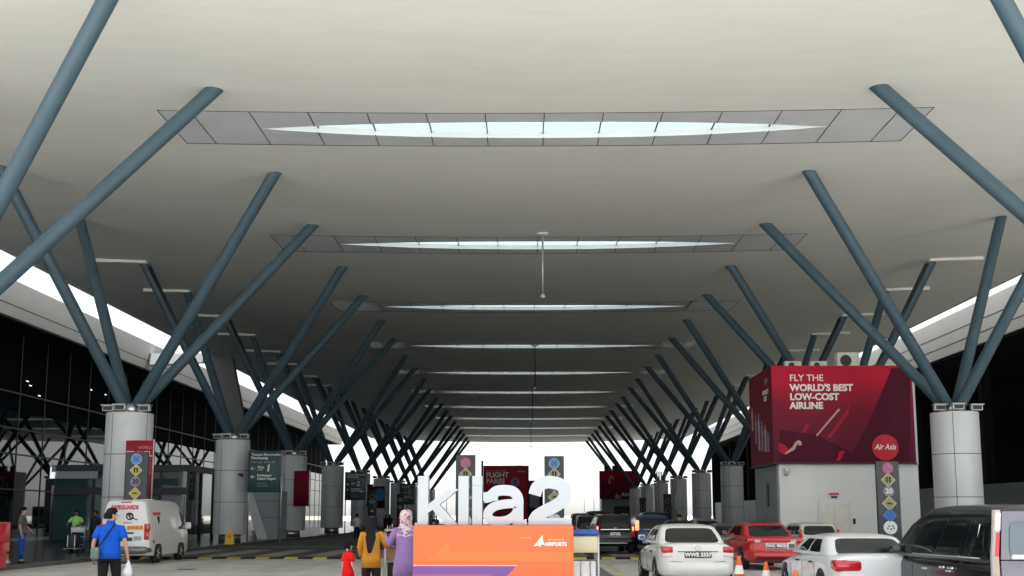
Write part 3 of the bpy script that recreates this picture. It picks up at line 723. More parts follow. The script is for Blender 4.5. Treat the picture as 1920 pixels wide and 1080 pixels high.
def pylon(px0, px1, pytop, Y, label, signs, tilt=0.0, dark='pylon'):
    a = at(px0, 950, Y); b = at(px1, 950, Y); w_ = b.x-a.x; zt_ = at(px0, pytop, Y).z
    p = thing('sign_pylon', label, 'sign', ((a.x+b.x)/2, Y, 0), 0, 'dark traffic sign pylons')
    MB().bbox(-w_/2, w_/2, 0, .18, .06, zt_, .015).build('panel', M[dark], p)
    MB().box(-w_/2-.05, w_/2+.05, -.08, .26, 0, .06).build('base', M['dark_metal'], p)
    for kind, py, args in signs:
        z = at((px0+px1)/2, py, Y).z
        if kind == 'o': sign_disc(p, 0, z, *args)
        elif kind == 't': text(args[0], args[1], M[args[2]], p, (0, -.042, z), bold=.006)
        elif kind == 'b': MB().box(-args[0], args[0], -.02, -.001, z-args[1], z+args[1]).build('notice_plate', M[args[2]], p)
        else: sign_diamond(p, 0, z, *args)
    return p
pr = pylon(1646, 1689, 865, 42.0, 'dark sign pylon with six signs in front of the white lift building',
      [('o', 878, (.21, 'sign_red', 'lilac_print', 'round_sign', 'bar')), ('d', 900, (.27, 'sign_cream', 'sign_olive', 'two')), ('o', 921, (.20, 'sign_grey', 'sign_grey')), ('t', 921, ('20', .26, 'paper')),
       ('d', 944, (.27, 'sign_cream', 'sign_olive', 'hump')), ('d', 966, (.26, 'sign_blue', 'sign_deep')), ('o', 989, (.25, 'paper', 'paper'))])
mb = MB()
for dx, dz in ((-.10, -.03), (-.05, .05), (.02, -.06), (.09, .05), (.12, -.03)): mb.disc_y((dx, -.0375, at(1668, 989, 42).z+dz), .032, .003, 10)
mb.build('round_sign_marks', M['black'], pr)
pylon(854, 891, 853, 45, 'dark sign pylon with a purple no parking sign behind the letters k and l', [('o', 868, (.215, 'sign_red', 'lilac_print', 'round_sign', 'bar')), ('d', 889, (.26, 'sign_cream', 'sign_olive', 'two')), ('o', 911, (.2, 'sign_grey', 'sign_grey')), ('t', 911, ('20', .26, 'paper')), ('d', 933, (.26, 'sign_cream', 'sign_olive', 'hump')), ('d', 955, (.25, 'sign_blue', 'sign_deep')), ('o', 977, (.25, 'paper', 'paper'))])
pylon(1021, 1058, 855, 45, 'dark sign pylon with a blue crossed disc behind the number 2', [('o', 869, (.215, 'sign_pale', 'sign_blue', 'round_sign', 'x')), ('d', 889, (.26, 'sign_cream', 'sign_olive', 'two')), ('o', 911, (.2, 'sign_grey', 'sign_grey')), ('t', 911, ('20', .26, 'paper')), ('d', 932, (.26, 'sign_cream', 'sign_olive', 'hump')), ('d', 955, (.25, 'sign_blue', 'sign_deep')), ('o', 975, (.25, 'paper', 'paper'))])
pylon(231, 273, 847, 43.8, 'dark sign pylon in front of the red banner, behind the white van', [('o', 861, (.215, 'sign_pale', 'sign_blue', 'round_sign', 'x')), ('d', 882, (.25, 'sign_cream', 'sign_yellow', 'two')), ('o', 903, (.2, 'sign_grey', 'sign_grey')), ('t', 903, ('20', .26, 'black')), ('d', 925, (.25, 'sign_cream', 'sign_yellow', 'hump'))])
pylon(690, 705, 918, 96, 'far dark pylon with two yellow diamonds behind the woman in mustard', [('d', 931, (.26, 'sign_yellow', 'black')), ('b', 941, (.28, .12, 'sign_blue')), ('d', 949, (.26, 'sign_yellow', 'black')), ('b', 958, (.13, .08, 'light_panel'))], dark='black_plastic')
pylon(744, 757, 926, 118, 'far narrow dark pylon with two pale signs left of the letter k', [('o', 937, (.2, 'sign_cream', 'sign_olive')), ('o', 951, (.2, 'sign_cream', 'sign_olive'))], dark='black_plastic')
pylon(1244, 1259, 926, 105, 'far dark pylon with yellow diamonds among the right columns', [('d', 939, (.26, 'sign_yellow', 'black')), ('d', 957, (.26, 'sign_yellow', 'black'))], dark='black_plastic')
pylon(1199, 1211, 933, 130, 'farthest narrow dark pylon with three small signs at right', [('o', 944, (.22, 'sign_olive', 'black')), ('o', 951, (.22, 'sign_olive', 'black')), ('o', 958, (.22, 'sign_olive', 'black'))], dark='black_plastic')

# ------------------------------------------------------------------ banners on columns
def banner(px0, px1, py0, py1, Y, label, mats, words=None, yaw=0.0):
    a = at(px0, py1, Y); b = at(px1, py0, Y); w_ = b.x-a.x; h = b.z-a.z
    t = thing('column_banner', label, 'banner', (a.x, Y, a.z), yaw, 'red banners on the left columns')
    mb = MB(); n = 10
    mb.rings([[(w_*i/n, -.16*math.sin(math.pi*i/n), z) for i in range(n+1)]+[(w_*i/n, -.16*math.sin(math.pi*i/n)+.03, z) for i in range(n, -1, -1)] for z in (0, h)], 0, True)
    mb.build('sheet', M[mats[0]], t)
    MB().tube([(w_+.02, 0, -.1), (w_+.02, 0, h+.05)], .03, 8).build('side_pole', M['light_panel'], t)
    MB().box(w_*.3, w_*.7, .05, .3, h*.48, h*.52).build('bracket', M['dark_metal'], t); MB().box(w_*.3, w_*.7, .05, .3, h*.9, h*.94).build('bracket', M['dark_metal'], t)
    return t, w_, h
t, w_, h = banner(231, 288, 826, 945, 45.6, 'red banner on the column behind the white van and sign pylon', ['banner_red'])
text('TRAVEL', .28, M['paper'], t, (w_-.02, -.075, h-.56), align='RIGHT', rz=R(14), bold=.008); text('WORLD', .15, M['pink_print'], t, (w_-.02, -.06, h-.30), align='RIGHT', rz=R(14))
banner(550, 580, 883, 949, 79.4, 'plain dark red banner on the third left column', ['dull_red'])[0]
t2 = banner(698, 722, 912, 953, 112, 'dark red banner with a big blue disc far down the left columns', ['maroon'])
o = MB().disc_y((t2[1]*.6, -.2, t2[2]*.62), .62, .03, 24); o.build('blue_disc', M['sign_deep'], t2[0])
banner(686, 699, 908, 950, 114, 'narrow dark red banner left of the blue disc banner', ['maroon'])

# ------------------------------------------------------------------ green direction signs on posts
def arrow(mb, x, z, s, y=-.03):
    mb.ribbon([(x+s, z), (x-s*.8, z)], s*.3, y, y+.027); mb.ribbon([(x-.1*s, z+s*.85), (x-s, z), (x-.1*s, z-s*.85)], s*.3, y-.002, y+.026)
def green_sign(px0, px1, py0, py1, Y, num, label):
    a = at(px0, py1, Y); b = at(px1, py0, Y); w_ = b.x-a.x; h = b.z-a.z
    t = thing('direction_sign', label, 'sign', (a.x, Y, PLAT), 0, 'green direction signs along the left pavement'); z0 = a.z-PLAT
    MB().bbox(0, w_, 0, .16, z0, z0+h, .015).build('board', M['green_sign'], t)
    for x in (.03, w_+.05): MB().tube([(x, .26, 0), (x, .26, z0+h+.05)], .045, 10).build('post', M['galv'], t)
    MB().box(.03, w_+.05, .165, .22, z0+h*.3, z0+h*.34).build('crossbar', M['galv'], t)
    k = h/2.75
    T = lambda s, fx, fz, sz, m='paper', b=0.0, sh=0.0: text(s, sz*k, M[m], t, (w_*fx, -.006, z0+h*fz), align='LEFT', bold=b, shear=sh)
    T('Tempat Menurunkan', .10, .905, .24, b=.004); T('Penumpang', .10, .825, .24, b=.006); T('Passenger Drop-off', .10, .725, .2, 'sign_pale')
    T('Pintu', .31, .60, .2, b=.006); T('Door', .31, .54, .16); T(num, .56, .575, .62, b=.02, sh=.12)
    T('Perlepasan', .30, .405, .22, b=.005); T('Dalam Negeri', .30, .325, .22, b=.005); T('Domestic', .30, .21, .16, 'sign_pale'); T('Departures', .30, .15, .16, 'sign_pale')
    mb = MB(); arrow(mb, w_*.165, z0+h*.57, .14*k); mb.build('arrow', M['paper'], t); mb = MB(); arrow(mb, w_*.165, z0+h*.37, .14*k); mb.build('arrow', M['paper'], t)
green_sign(463, 526, 845, 923, 62, '1', 'green direction sign with the number 1 right of the second left column')
green_sign(646, 686, 885, 938, 93, '2', 'green direction sign with the number 2 in mid distance')
green_sign(749, 777, 907, 946, 126, '3', 'small far green direction sign with the number 3 beside letter k')
MB
# ------------------------------------------------------------------ poles and hanging things
for k, (px, Y, L) in enumerate(((1018, 52.5, 3.0), (1003, 88, 3.4), (998, 120, 3.4), (995, 160, 3.6))):
    x = at(px, 600, Y).x
    t = thing('hanging_camera', ['long ceiling rod with a dome camera, nearest of the row', 'dark ceiling rod camera, second along the road middle', 'dark ceiling rod camera, third along the road middle', 'farthest and faintest ceiling rod camera'][k], 'camera', (x, Y, zc(x)), 0, 'dome cameras hanging from the canopy')
    MB().tube([(0, 0, 0), (0, 0, -L)], .04, 8).build('rod', M['galv'] if k == 0 else M['dark_metal'], t)
    MB().lathe((0, 0, -.06), [(.3, 0), (.3, .06)], 16).build('ceiling_plate', M['ceiling_panel'], t)
    MB().lathe((0, 0, -L-.16), [(.03, 0), (.11, .05), (.11, .12), (.05, .18)], 14).build('dome', M['light_panel'], t)
for k, (px, py, Y) in enumerate(((1095, 872, 260), (1113, 860, 250), (838, 868, 262))):
    q = at(px, py, Y)
    t = thing('lamp_post', ['thin grey lamp post left of the pair beyond the canopy', 'thin grey lamp post right of the pair beyond the canopy', 'thin grey lamp post beyond the canopy behind letter k'][k], 'lamp post', (q.x, Y, -.02), 0, 'lamp posts beyond the canopy')
    MB().tube([(0, 0, 0), (0, 0, q.z)], [.12, .07], 8).build('pole', M['galv'], t); MB().bbox(-.5, .5, -.12, .12, q.z, q.z+.14, .03).build('lamp_head', M['galv'], t)
q = at(1273, 985, 108)
fl = thing('flag', 'white flag hanging on a thin white pole among the right columns', 'flag', (q.x, 108, 0))
MB().tube([(0, 0, 0), (0, 0, 5.4)], .05, 8).build('pole', M['white'], fl)
mb = MB(); mb.rings([[(-.02, 0, 4.3), (-.02, .02, 4.3), (-.02, .02, 2.3), (-.02, 0, 2.3)], [(-.18, .05, 4.0), (-.18, .07, 4.0), (-.18, .07, 2.2), (-.18, .05, 2.2)], [(-.33, -.03, 3.3), (-.33, -.01, 3.3), (-.33, -.01, 2.05), (-.33, -.03, 2.05)]], 0, False); mb.build('cloth', M['white'], fl)
for k, px in enumerate((1233, 1237, 1241, 1248)):
    q = at(px, 960, 124); zt_ = at(px, 884, 124).z
    t = thing('drain_pipe', 'thin pale vertical pipe in a cluster of four among the far right columns', 'pipe', (q.x, 124, 0), 0, 'vertical pipes by the far right columns')
    MB().tube([(0, 0, 0), (0, 0, zt_)], .07, 8).build('pipe_shaft', M['galv'], t); MB().tube([(0, 0, 2.0), (0, 0, 2.12)], .11, 8).build('pipe_collar', M['galv'], t)
for k, (px, py, Y) in enumerate(((452, 890, 63.2),)):
    q = at(px, py, Y); t = thing('wall_camera', 'small dark camera bracketed on the second left column', 'camera', (q.x, Y, q.z))
    MB().bbox(-.16, .12, -.1, .06, -.05, .08, .02).build('camera_body', M['black_plastic'], t); MB().box(-.04, .04, 0, .35, -.13, -.05).build('bracket', M['dark_metal'], t)

# ------------------------------------------------------------------ the big klia2 letters on an orange block
SD = 16.8
q = at(775, 985, SD)
ks = thing('letter_sign', 'orange block carrying big white letters klia2 at the front', 'sign', (q.x, SD, 0)); KT = q.z
SC = (at(1075, 985, SD).x-at(775, 985, SD).x); SC = 300.0/SC
def kp(px, py): return ((px-775)/SC, KT+(985-py)/SC)
BW = 300/SC
MB().bbox(0, BW, 0, .75, .02, KT, .012).build('block', M['orange'], ks)
MB().box(.04, BW-.04, .05, .7, 0, .02).build('plinth', M['dark_metal'], ks)
def dec(pts, m, name, d): MB().prism([kp(*p) for p in pts], -d, -.0004).build(name, M[m], ks)
dec([(801, 1050), (843, 1014), (843, 1034), (1074, 1034), (1074, 1052)], 'orange_light', 'printed_band', .003)
dec([(776, 1060), (968, 1060), (945, 1084), (930, 1084), (920, 1076), (776, 1076)], 'purple', 'printed_arrow', .004)
dec([(776, 1058.4), (972, 1058.4), (970, 1060), (776, 1060)], 'peach', 'printed_edge', .0035)
dec([(1000, 1024), (1012, 1010), (1017, 1003), (1018, 1014), (1022, 1021), (1014, 1020), (1013, 1026), (1010, 1022)], 'paper', 'printed_kite', .004)
kx, kz = kp(1042, 1020); text('AIRPORTS', .075, M['paper'], ks, (kx, -.003, kz), bold=.003, sx=.95)
kx, kz = kp(1042, 1012); text('M A L A Y S I A', .036, M['peach'], ks, (kx, -.003, kz), bold=.001)
kx, kz = kp(985, 1008); text('powered by', .036, M['peach'], ks, (kx, -.003, kz))
TH = .24; LY = .22
def letter(name, strokes):
    mb = MB()
    for i, (kind, pts, w_) in enumerate(strokes):
        e = .003*i
        P = [kp(*p) for p in pts]
        if kind == 'p': mb.prism(P, LY-e, LY+TH+e*.5)
        else: mb.ribbon([tuple(v) for v in (catmull([(*p, 0) for p in P], 7))] if False else [(v.x, v.y) for v in catmull([Vector((p[0], p[1], 0)) for p in P], 7)], w_/SC, LY-e, LY+TH+e*.5)
    mb.build(name, M['letter_white'], ks)
B0 = 984.6
letter('letter_k', [('p', [(780, 892), (800, 892), (800, B0), (780, B0)], 0), ('p', [(799, 946), (838, 917), (858, 917), (816, 951), (799, 962)], 0), ('p', [(806, 953), (818, 942), (857, B0), (834, B0)], 0)])
letter('letter_l', [('p', [(857.5, 892), (877, 892), (877, B0), (857.5, B0)], 0)])
letter('letter_i', [('p', [(884, 911), (903, 911), (903, B0), (884, B0)], 0), ('p', [(884, 892), (903, 892), (903, 910.4), (884, 910.4)], 0)])
letter('letter_a', [('s', [(906, 933), (918, 931), (930, 921), (946, 919), (962, 922), (971, 934), (971.5, 955), (971.5, B0)], 20), ('s', [(968, 944), (948, 945), (928, 949), (916, 958), (914, 968), (922, 976), (938, 977.5), (954, 974), (966, 965), (972, 953)], 17), ('p', [(964, 970), (986, 976), (986, B0), (964, B0)], 0), ('p', [(905, 925), (933, 927), (933, 939), (905, 939)], 0)])
letter('letter_two', [('s', [(1003, 928), (1008, 914), (1021, 905), (1037, 904), (1054, 910), (1061, 924), (1056, 939), (1040, 950), (1020, 960), (1007, 969), (1001, 980)], 24), ('p', [(991, 971.5), (1073, 971.5), (1073, B0), (991, B0)], 0)])

# ------------------------------------------------------------------ vehicles
def patch(mb, f, a0, a1, v0, v1, e=7, n=28, nr=5, mi=0):
    """rounded rectangle a0..a1 x v0..v1 laid on the surface f(a, v)"""
    ring = sring(n, e); vs = [f((a0+a1)/2, (v0+v1)/2)]; fs = []
    for r in range(1, nr+1):
        for x, y in ring:
            k = r/nr; vs.append(f((a0+a1)/2+x*k*(a1-a0)/2, (v0+v1)/2+y*k*(v1-v0)/2))
    for j in range(n): fs.append((0, 1+j, 1+(j+1) % n))
    for r in range(nr-1):
        for j in range(n):
            a = 1+r*n+j; b = 1+r*n+(j+1) % n; fs.append((a, a+n, b+n, b))
    mb.add(vs, fs, mi, True)
def interp(st, v):
    """st: list of (key, values...) -> values at key v"""
    for a, b in zip(st[:-1], st[1:]):
        if v <= b[0]: break
    t = (v-a[0])/(b[0]-a[0]) if b[0] != a[0] else 0; t = min(1, max(0, t))
    return [x+(y-x)*t for x, y in zip(a[1:], b[1:])]
def wheel(par, x, y, r, w_):
    sgn = 1 if x > 0 else -1
    o = bpy.data.objects.new('wheel', None); COL.objects.link(o); o.parent = par; o.location = (x, y, r)
    mb = MB(); prof = [(r*.62, -w_/2), (r*.93, -w_/2), (r, -w_*.36), (r, w_*.36), (r*.93, w_/2), (r*.62, w_/2)]
    mb.rings([[(z, p*math.cos(2*math.pi*k/28), p*math.sin(2*math.pi*k/28)) for k in range(28)] for p, z in prof]); mb.build('tyre', M['tyre'], o)
    mb = MB(); mb.rings([[(sgn*z, p*math.cos(2*math.pi*k/28), p*math.sin(2*math.pi*k/28)) for k in range(28)] for p, z in ((r*.64, w_*.3), (r*.64, w_*.46), (r*.56, w_*.44), (r*.5, w_*.3))], 0, True)
    for k in range(5):
        a = 2*math.pi*k/5; c, s = math.cos(a), math.sin(a)
        vs = [(sgn*(w_*.36+d), (c*q_-s*h_)*1.0, (s*q_+c*h_)) for d in (0, .03) for q_ in (0, r*.58) for h_ in (-r*.1, r*.1)]
        mb.add(vs, [(0, 1, 3, 2), (4, 6, 7, 5), (0, 4, 5, 1), (2, 3, 7, 6), (0, 2, 6, 4), (1, 5, 7, 3)])
    mb.build('rim', M['galv'], o)
def tail_lamp(par, x0, x1, y1, z0, z1, m, lower=None, r=.03, y0=-.025, split=.5):
    o = bpy.data.objects.new('tail_light', None); COL.objects.link(o); o.parent = par
    zc_ = z0+(z1-z0)*split
    MB().bbox(min(x0, x1), max(x0, x1), y0, y1, zc_ if lower else z0, z1, r).build('red_lens', M[m], o)
    if lower: MB().bbox(min(x0, x1)+.006, max(x0, x1)-.006, y0+.004, y1-.01, z0, zc_-.002, r).build('clear_lens', M[lower], o)
def car(label, X, Y, yaw, L, Wd, low, gh, body='p_white', roofm=None, plate=None, lamps=None, rear=(-.8, .8, .1, .85), sides=(), wr=.31, plate_z=.72, plate_w=.54, rear_glass='car_glass', extra=None, group='cars queuing on the right of the road', name='parked_car', cat='car', bumper=None, egh=9, plate_bg='plate_black', clad=None, wheels=(.85, None)):
    t = thing(name, label, cat, (X, Y, 0), yaw, group)
    mb = MB(); n = 40
    rs = []
    for y, hw, z0, z1 in low:
        rs.append([(hw*a, y, (z0+z1)/2+(z1-z0)/2*b) for a, b in sring(n, 5)])
    mb.rings(rs); mb.build('body', M[body], t)
    zb, zt_ = gh[0][0], gh[-1][0]
    def G(v): return interp([(g[0], *g[1:]) for g in gh], v)
    vs_ = []; K = 14
    zz = sorted(set([zb+(zt_-zb)*i/K for i in range(K+1)]+[g[0] for g in gh]))
    rs = []
    for z in zz:
        hw, ya, yb = G(z); rs.append([(hw*a, (ya+yb)/2+(yb-ya)/2*b, z) for a, b in sring(56, egh)])
    hw, ya, yb = G(zt_)
    for k, dz in ((.8, .022), (.5, .035), (.2, .04)): rs.append([(hw*a*k, (ya+yb)/2+(yb-ya)/2*b*k, zt_+dz) for a, b in sring(56, egh)])
    MB().rings(rs).build('cabin', M[roofm or body], t)
    zw = gh[-3][0] if len(gh) > 3 else zt_
    def zv(v): return zb+(zt_-zb)*v
    def side_f(s, k=.006):
        def f(b, v):
            hw, ya, yb = G(zv(v)); a = (1-min(.999, abs(b))**egh)**(1/egh)
            return (s*(hw*a+k), (ya+yb)/2+(yb-ya)/2*b, zv(v))
        return f
    def end_f(s, k=.006):
        def f(a, v):
            hw, ya, yb = G(zv(v)); b = (1-min(.999, abs(a))**egh)**(1/egh)
            return (hw*a, (ya+yb)/2+s*((yb-ya)/2*b+k), zv(v))
        return f
    mb = MB(); patch(mb, end_f(-1, .05 if body == 'p_plum' else .006), *rear, e=8, n=40, nr=6); mb.build('rear_window', M[rear_glass], t)
    mb = MB(); patch(mb, end_f(1), -.86, .86, .12, .86, e=8, n=40, nr=6); mb.build('windscreen', M['car_glass'], t)
    for s in (-1, 1):
        for b0, b1, v0, v1 in sides:
            mb = MB(); patch(mb, side_f(s), b0, b1, v0, v1, e=9, n=36, nr=4); mb.build('side_window', M['car_glass'], t)
    y_w = (wheels[0], wheels[1] or L-.9)
    for s in (-1, 1):
        for y in y_w:
            hw = interp([(q_[0], *q_[1:]) for q_ in low], y)[0]
            MB().disc_x((s*(hw-.02) if s > 0 else -hw-.006, y, wr+.02), wr*1.16, .026, 28).build('wheel_arch', M['black_plastic'], t)
            wheel(t, s*(hw-.085), y, wr, .2)
    for s in (-1, 1):
        for y in (y_w[0]+.42, y_w[0]+1.28, y_w[0]+2.15):
            hw = interp([(q_[0], *q_[1:]) for q_ in low], y)[0]; zt2 = interp([(q_[0], *q_[1:]) for q_ in low], y)[2]
            MB().box(min(s*(hw-.01), s*(hw+.0025)), max(s*(hw-.01), s*(hw+.0025)), y, y+.010, .36, zt2-.18).build('door_seam', M['seam'], t)
    if plate is not None:
        hwp = plate_w/2; o = MB().bbox(-hwp, hwp, -.03, .05, plate_z-.065, plate_z+.065, .008); o = o.build('licence_plate', M[plate_bg], t)
        if plate_bg == 'plate_rim': pass
        if plate: text(plate, .115, M['paper'], o, (0, -.034, plate_z), bold=.006, sx=1.05 if plate_w > .5 else .8)
    for l in (lamps or []): tail_lamp(t, *l)
    if bumper:
        z0, z1, m_, d = bumper; hw = low[0][1]
        mb = MB(); mb.rings([[(h_*a, y, (z0+z1)/2+(z1-z0)/2*b) for a, b in sring(32, 5)] for y, h_ in ((-d, hw*.94), (-d+.04, hw*1.02), (.14, hw*1.12), (.3, hw*1.13))]); mb.build('rear_bumper', M[m_], t)
    for s in (-1, 1):
        b = (gh[0][3])*.80; mz = gh[0][0]+.06; hx = gh[0][1]
        mb = MB(); mb.bbox(min(s*(hx+.01), s*(hx+.17)), max(s*(hx+.01), s*(hx+.17)), b, b+.12, mz, mz+.125, .03)
        mb.box(min(s*(hx+.03), s*(hx+.15)), max(s*(hx+.03), s*(hx+.15)), b-.006, b-.001, mz+.02, mz+.105, 1); mb.build('wing_mirror', [M[body], M['clear_glass']], t)
    for s in (-1, 1):
        for y in (y_w[0]+.55, y_w[0]+1.5):
            hw = interp([(q_[0], *q_[1:]) for q_ in low], y)[0]
            mb = MB(); mb.bbox(min(s*(hw-.01), s*(hw+.03)), max(s*(hw-.01), s*(hw+.03)), y, y+.17, .76, .79, .008); mb.build('door_handle', M['black_plastic'] if body != 'p_plum' else M['chrome'], t)
    if extra: extra(t)
    return t
def sedan_low(L, hw, zdeck=.97, zhood=.86):
    return [(0, hw*.80, .34, zdeck-.08), (.05, hw*.90, .27, zdeck-.03), (.18, hw*.97, .22, zdeck-.005), (.55, hw, .2, zdeck), (1.4, hw, .2, zdeck-.01), (2.5, hw, .2, zdeck-.05), (L-1.15, hw*.99, .2, zhood), (L-.45, hw*.95, .2, zhood-.10), (L-.12, hw*.82, .24, zhood-.2), (L, hw*.66, .3, zhood-.27)]
def sedan_gh(hw, zb, zt_, y0, y1, slope=.62, fs=1.0):
    h = zt_-zb
    return [(zb, hw*.93, y0, y1), (zb+h*.5, hw*.85, y0+slope*.48, y1-fs*.48), (zb+h*.88, hw*.755, y0+slope*.92, y1-fs*.9), (zt_-.012, hw*.70, y0+slope*1.12, y1-fs*1.05), (zt_, hw*.64, y0+slope*1.25, y1-fs*1.15)]
S_SIDES = ((-.60, -.06, .16, .80), (.02, .56, .16, .80))
SQ = 'cars queuing on the right of the road'
# white saloon, nearest the middle
xw0, xw1 = at(1241, 1050, 25.3).x, at(1377, 1050, 25.3).x
def badge(z, y=-.012, r=.055):
    def f(t):
        mb = MB(); mb.rings([[((r+d*math.cos(q_))*math.cos(a), y+d*math.sin(q_)*.5, z+(r+d*math.cos(q_))*math.sin(a)) for q_ in [2*math.pi*i/8 for i in range(8)]] for a in [2*math.pi*k/20 for k in range(21)] for d in (.008,)], 0, True, (False, False)); mb.build('badge', M['chrome'], t)
    return f
def persona_extra(t):
    badge(.885)(t)
    MB().box(-.45, .45, -.012, -.002, .805, .818).build('boot_trim', M['black_plastic'], t)
    MB().tube([(-.62, -.0, .60), (-.3, -.012, .575), (.3, -.012, .575), (.62, 0, .60)], .006, 6).build('boot_seam', M['black_plastic'], t)
    for x0, x1, m_ in ((-.42, -.18, 'red_plastic'), (-.1, .2, 'c_olive'), (.22, .42, 'c_olive')): pass
car('white saloon with a dark plate reading WWE 3337, nearest the middle', (xw0+xw1)/2, 25.3, R(1.5), 4.45, 1.70, sedan_low(4.45, .85, 1.0), sedan_gh(.85, .95, 1.375, .62, 3.45, .62), 'p_white', plate='WWE 3337', plate_z=.74, plate_w=.60,
    lamps=[(-.80, -.55, .30, .68, .92, 'lamp_red', 'lamp_clear', .03, -.015, .42), (.55, .80, .30, .68, .92, 'lamp_red', 'lamp_clear', .03, -.015, .42)], rear=(-.81, .81, .10, .86), sides=S_SIDES, extra=persona_extra, bumper=(.28, .58, 'p_white', .05))
# red saloon
def red_extra(t):
    MB().tube([(-.72, -.01, .86), (0, -.035, .875), (.72, -.01, .86)], .012, 6).build('boot_trim', M['lamp_red'], t)
    MB().bbox(-.30, .30, -.026, -.004, .635, .805, .01).build('plate_surround', M['galv'], t)
    MB().box(-.6, .6, -.05, .02, .26, .40).build('bumper_insert', M['black_plastic'], t)
    MB().tube([(0, 1.3, 1.37), (.02, 1.1, 1.55)], .008, 6).build('aerial', M['black_plastic'], t)
x0, x1 = at(1401, 1030, 33.5).x, at(1508, 1030, 33.5).x
car('red saloon beside the white saloon, its plate reading VHC 9853', (x0+x1)/2, 33.5, R(2.5), 4.5, 1.75, sedan_low(4.5, (x1-x0)/2, 1.0), sedan_gh((x1-x0)/2, .95, 1.36, .55, 3.5, .66), 'p_red', plate='VHC 9853', plate_z=.72, plate_w=.52,
    lamps=[(-.84, -.42, .32, .79, .95, 'lamp_red', None, .03, -.015), (.42, .84, .32, .79, .95, 'lamp_red', None, .03, -.015), (-.62, -.44, .1, .81, .90, 'lamp_clear', None, .02, -.022), (.44, .62, .1, .81, .90, 'lamp_clear', None, .02, -.022)], rear=(-.81, .81, .10, .86), sides=S_SIDES, extra=red_extra, bumper=(.3, .56, 'p_red', .05))
# low white saloon at right
x0 = at(1563, 1060, 19.3).x
def low_extra(t): MB().box(-.79, -.60, -.028, -.02, .86, .865).build('boot_trim', M['chrome'], t)
car('low white saloon with big rounded red lamps in front of black van', x0+.84, 19.3, R(.5), 4.4, 1.68, sedan_low(4.4, .84, .96), sedan_gh(.84, .90, 1.25, .50, 3.4, .58), 'p_white_cool', plate='', plate_z=.46,
    lamps=[(-.82, -.36, .34, .66, .86, 'lamp_red', None, .06, -.03), (.36, .82, .34, .66, .86, 'lamp_red', None, .06, -.03)], rear=(-.81, .81, .10, .86), sides=S_SIDES, extra=low_extra, bumper=(.26, .58, 'p_white_cool', .06))
# white hatchback near the lift building
x0, x1 = at(1497, 1000, 38.5).x, at(1581, 1000, 38.5).x; hw = (x1-x0)/2
HB = lambda L, h_, zb: [(0, h_*.88, .32, zb-.08), (.05, h_*.95, .26, zb-.03), (.2, h_*.99, .22, zb), (.8, h_, .2, zb), (2.4, h_, .2, zb-.03), (L-1.0, h_*.98, .2, zb-.12), (L-.35, h_*.92, .22, zb-.22), (L, h_*.7, .3, zb-.4)]
HG = lambda h_, zb, zt_, y1, rs=.28: [(zb, h_*.93, .05, y1), (zb+(zt_-zb)*.5, h_*.87, .05+rs*.42, y1-.55), (zb+(zt_-zb)*.88, h_*.78, .05+rs*.85, y1-1.0), (zt_-.01, h_*.73, .05+rs*1.2, y1-1.15), (zt_, h_*.66, .05+rs*1.6, y1-1.3)]
H_SIDES = ((-.86, -.5, .2, .78), (-.45, -.02, .16, .8), (.03, .5, .16, .8))
car('cream white hatchback behind the red car, before the lift doors', (x0+x1)/2, 38.5, R(1), 4.0, 1.6, HB(4.0, hw, .92), HG(hw, .88, 1.34, 3.3), 'p_cream', plate='', plate_z=.62, wr=.3,
    lamps=[(-hw*.90, -hw*.80, .3, .82, 1.14, 'lamp_red', None, .03, .06), (hw*.80, hw*.90, .3, .82, 1.14, 'lamp_red', None, .03, .06)], rear=(-.80, .80, .16, .82), sides=H_SIDES)
# black suv with lit lamps
x0, x1 = at(1116, 1000, 47.5).x, at(1191, 1000, 47.5).x; hw = (x1-x0)/2
def suv_extra(t):
    MB().bbox(-.62, .62, -.06, -.005, .99, 1.05, .015).build('tailgate_trim', M['chrome'], t); MB().tube([(-.06, -.07, 1.085), (.06, -.07, 1.085)], .03, 8).build('badge', M['chrome'], t)
    MB().bbox(-.7, .5, -.10, -.02, .44, .49, .015).build('bumper_trim', M['galv'], t); MB().bbox(-.2, .2, -.026, -.004, .73, .91, .008).build('plate_surround', M['galv'], t)
    MB().tube([(-hw*.72, .5, 1.66), (-hw*.72, 2.4, 1.68)], .02, 6).build('roof_rail', M['galv'], t); MB().tube([(hw*.72, .5, 1.66), (hw*.72, 2.4, 1.68)], .02, 6).build('roof_rail', M['galv'], t)
VB = lambda L, h_, zb: [(0, h_*.86, .45, zb-.06), (.06, h_*.95, .36, zb-.02), (.25, h_, .32, zb), (2.5, h_, .32, zb), (L-1.0, h_*.98, .32, zb-.06), (L-.3, h_*.9, .34, zb-.16), (L, h_*.72, .4, zb-.3)]
VG = lambda h_, zb, zt_, y1: [(zb, h_*.95, .06, y1), (zb+(zt_-zb)*.5, h_*.88, .16, y1-.6), (zb+(zt_-zb)*.88, h_*.79, .28, y1-1.1), (zt_-.01, h_*.74, .42, y1-1.25), (zt_, h_*.66, .6, y1-1.4)]
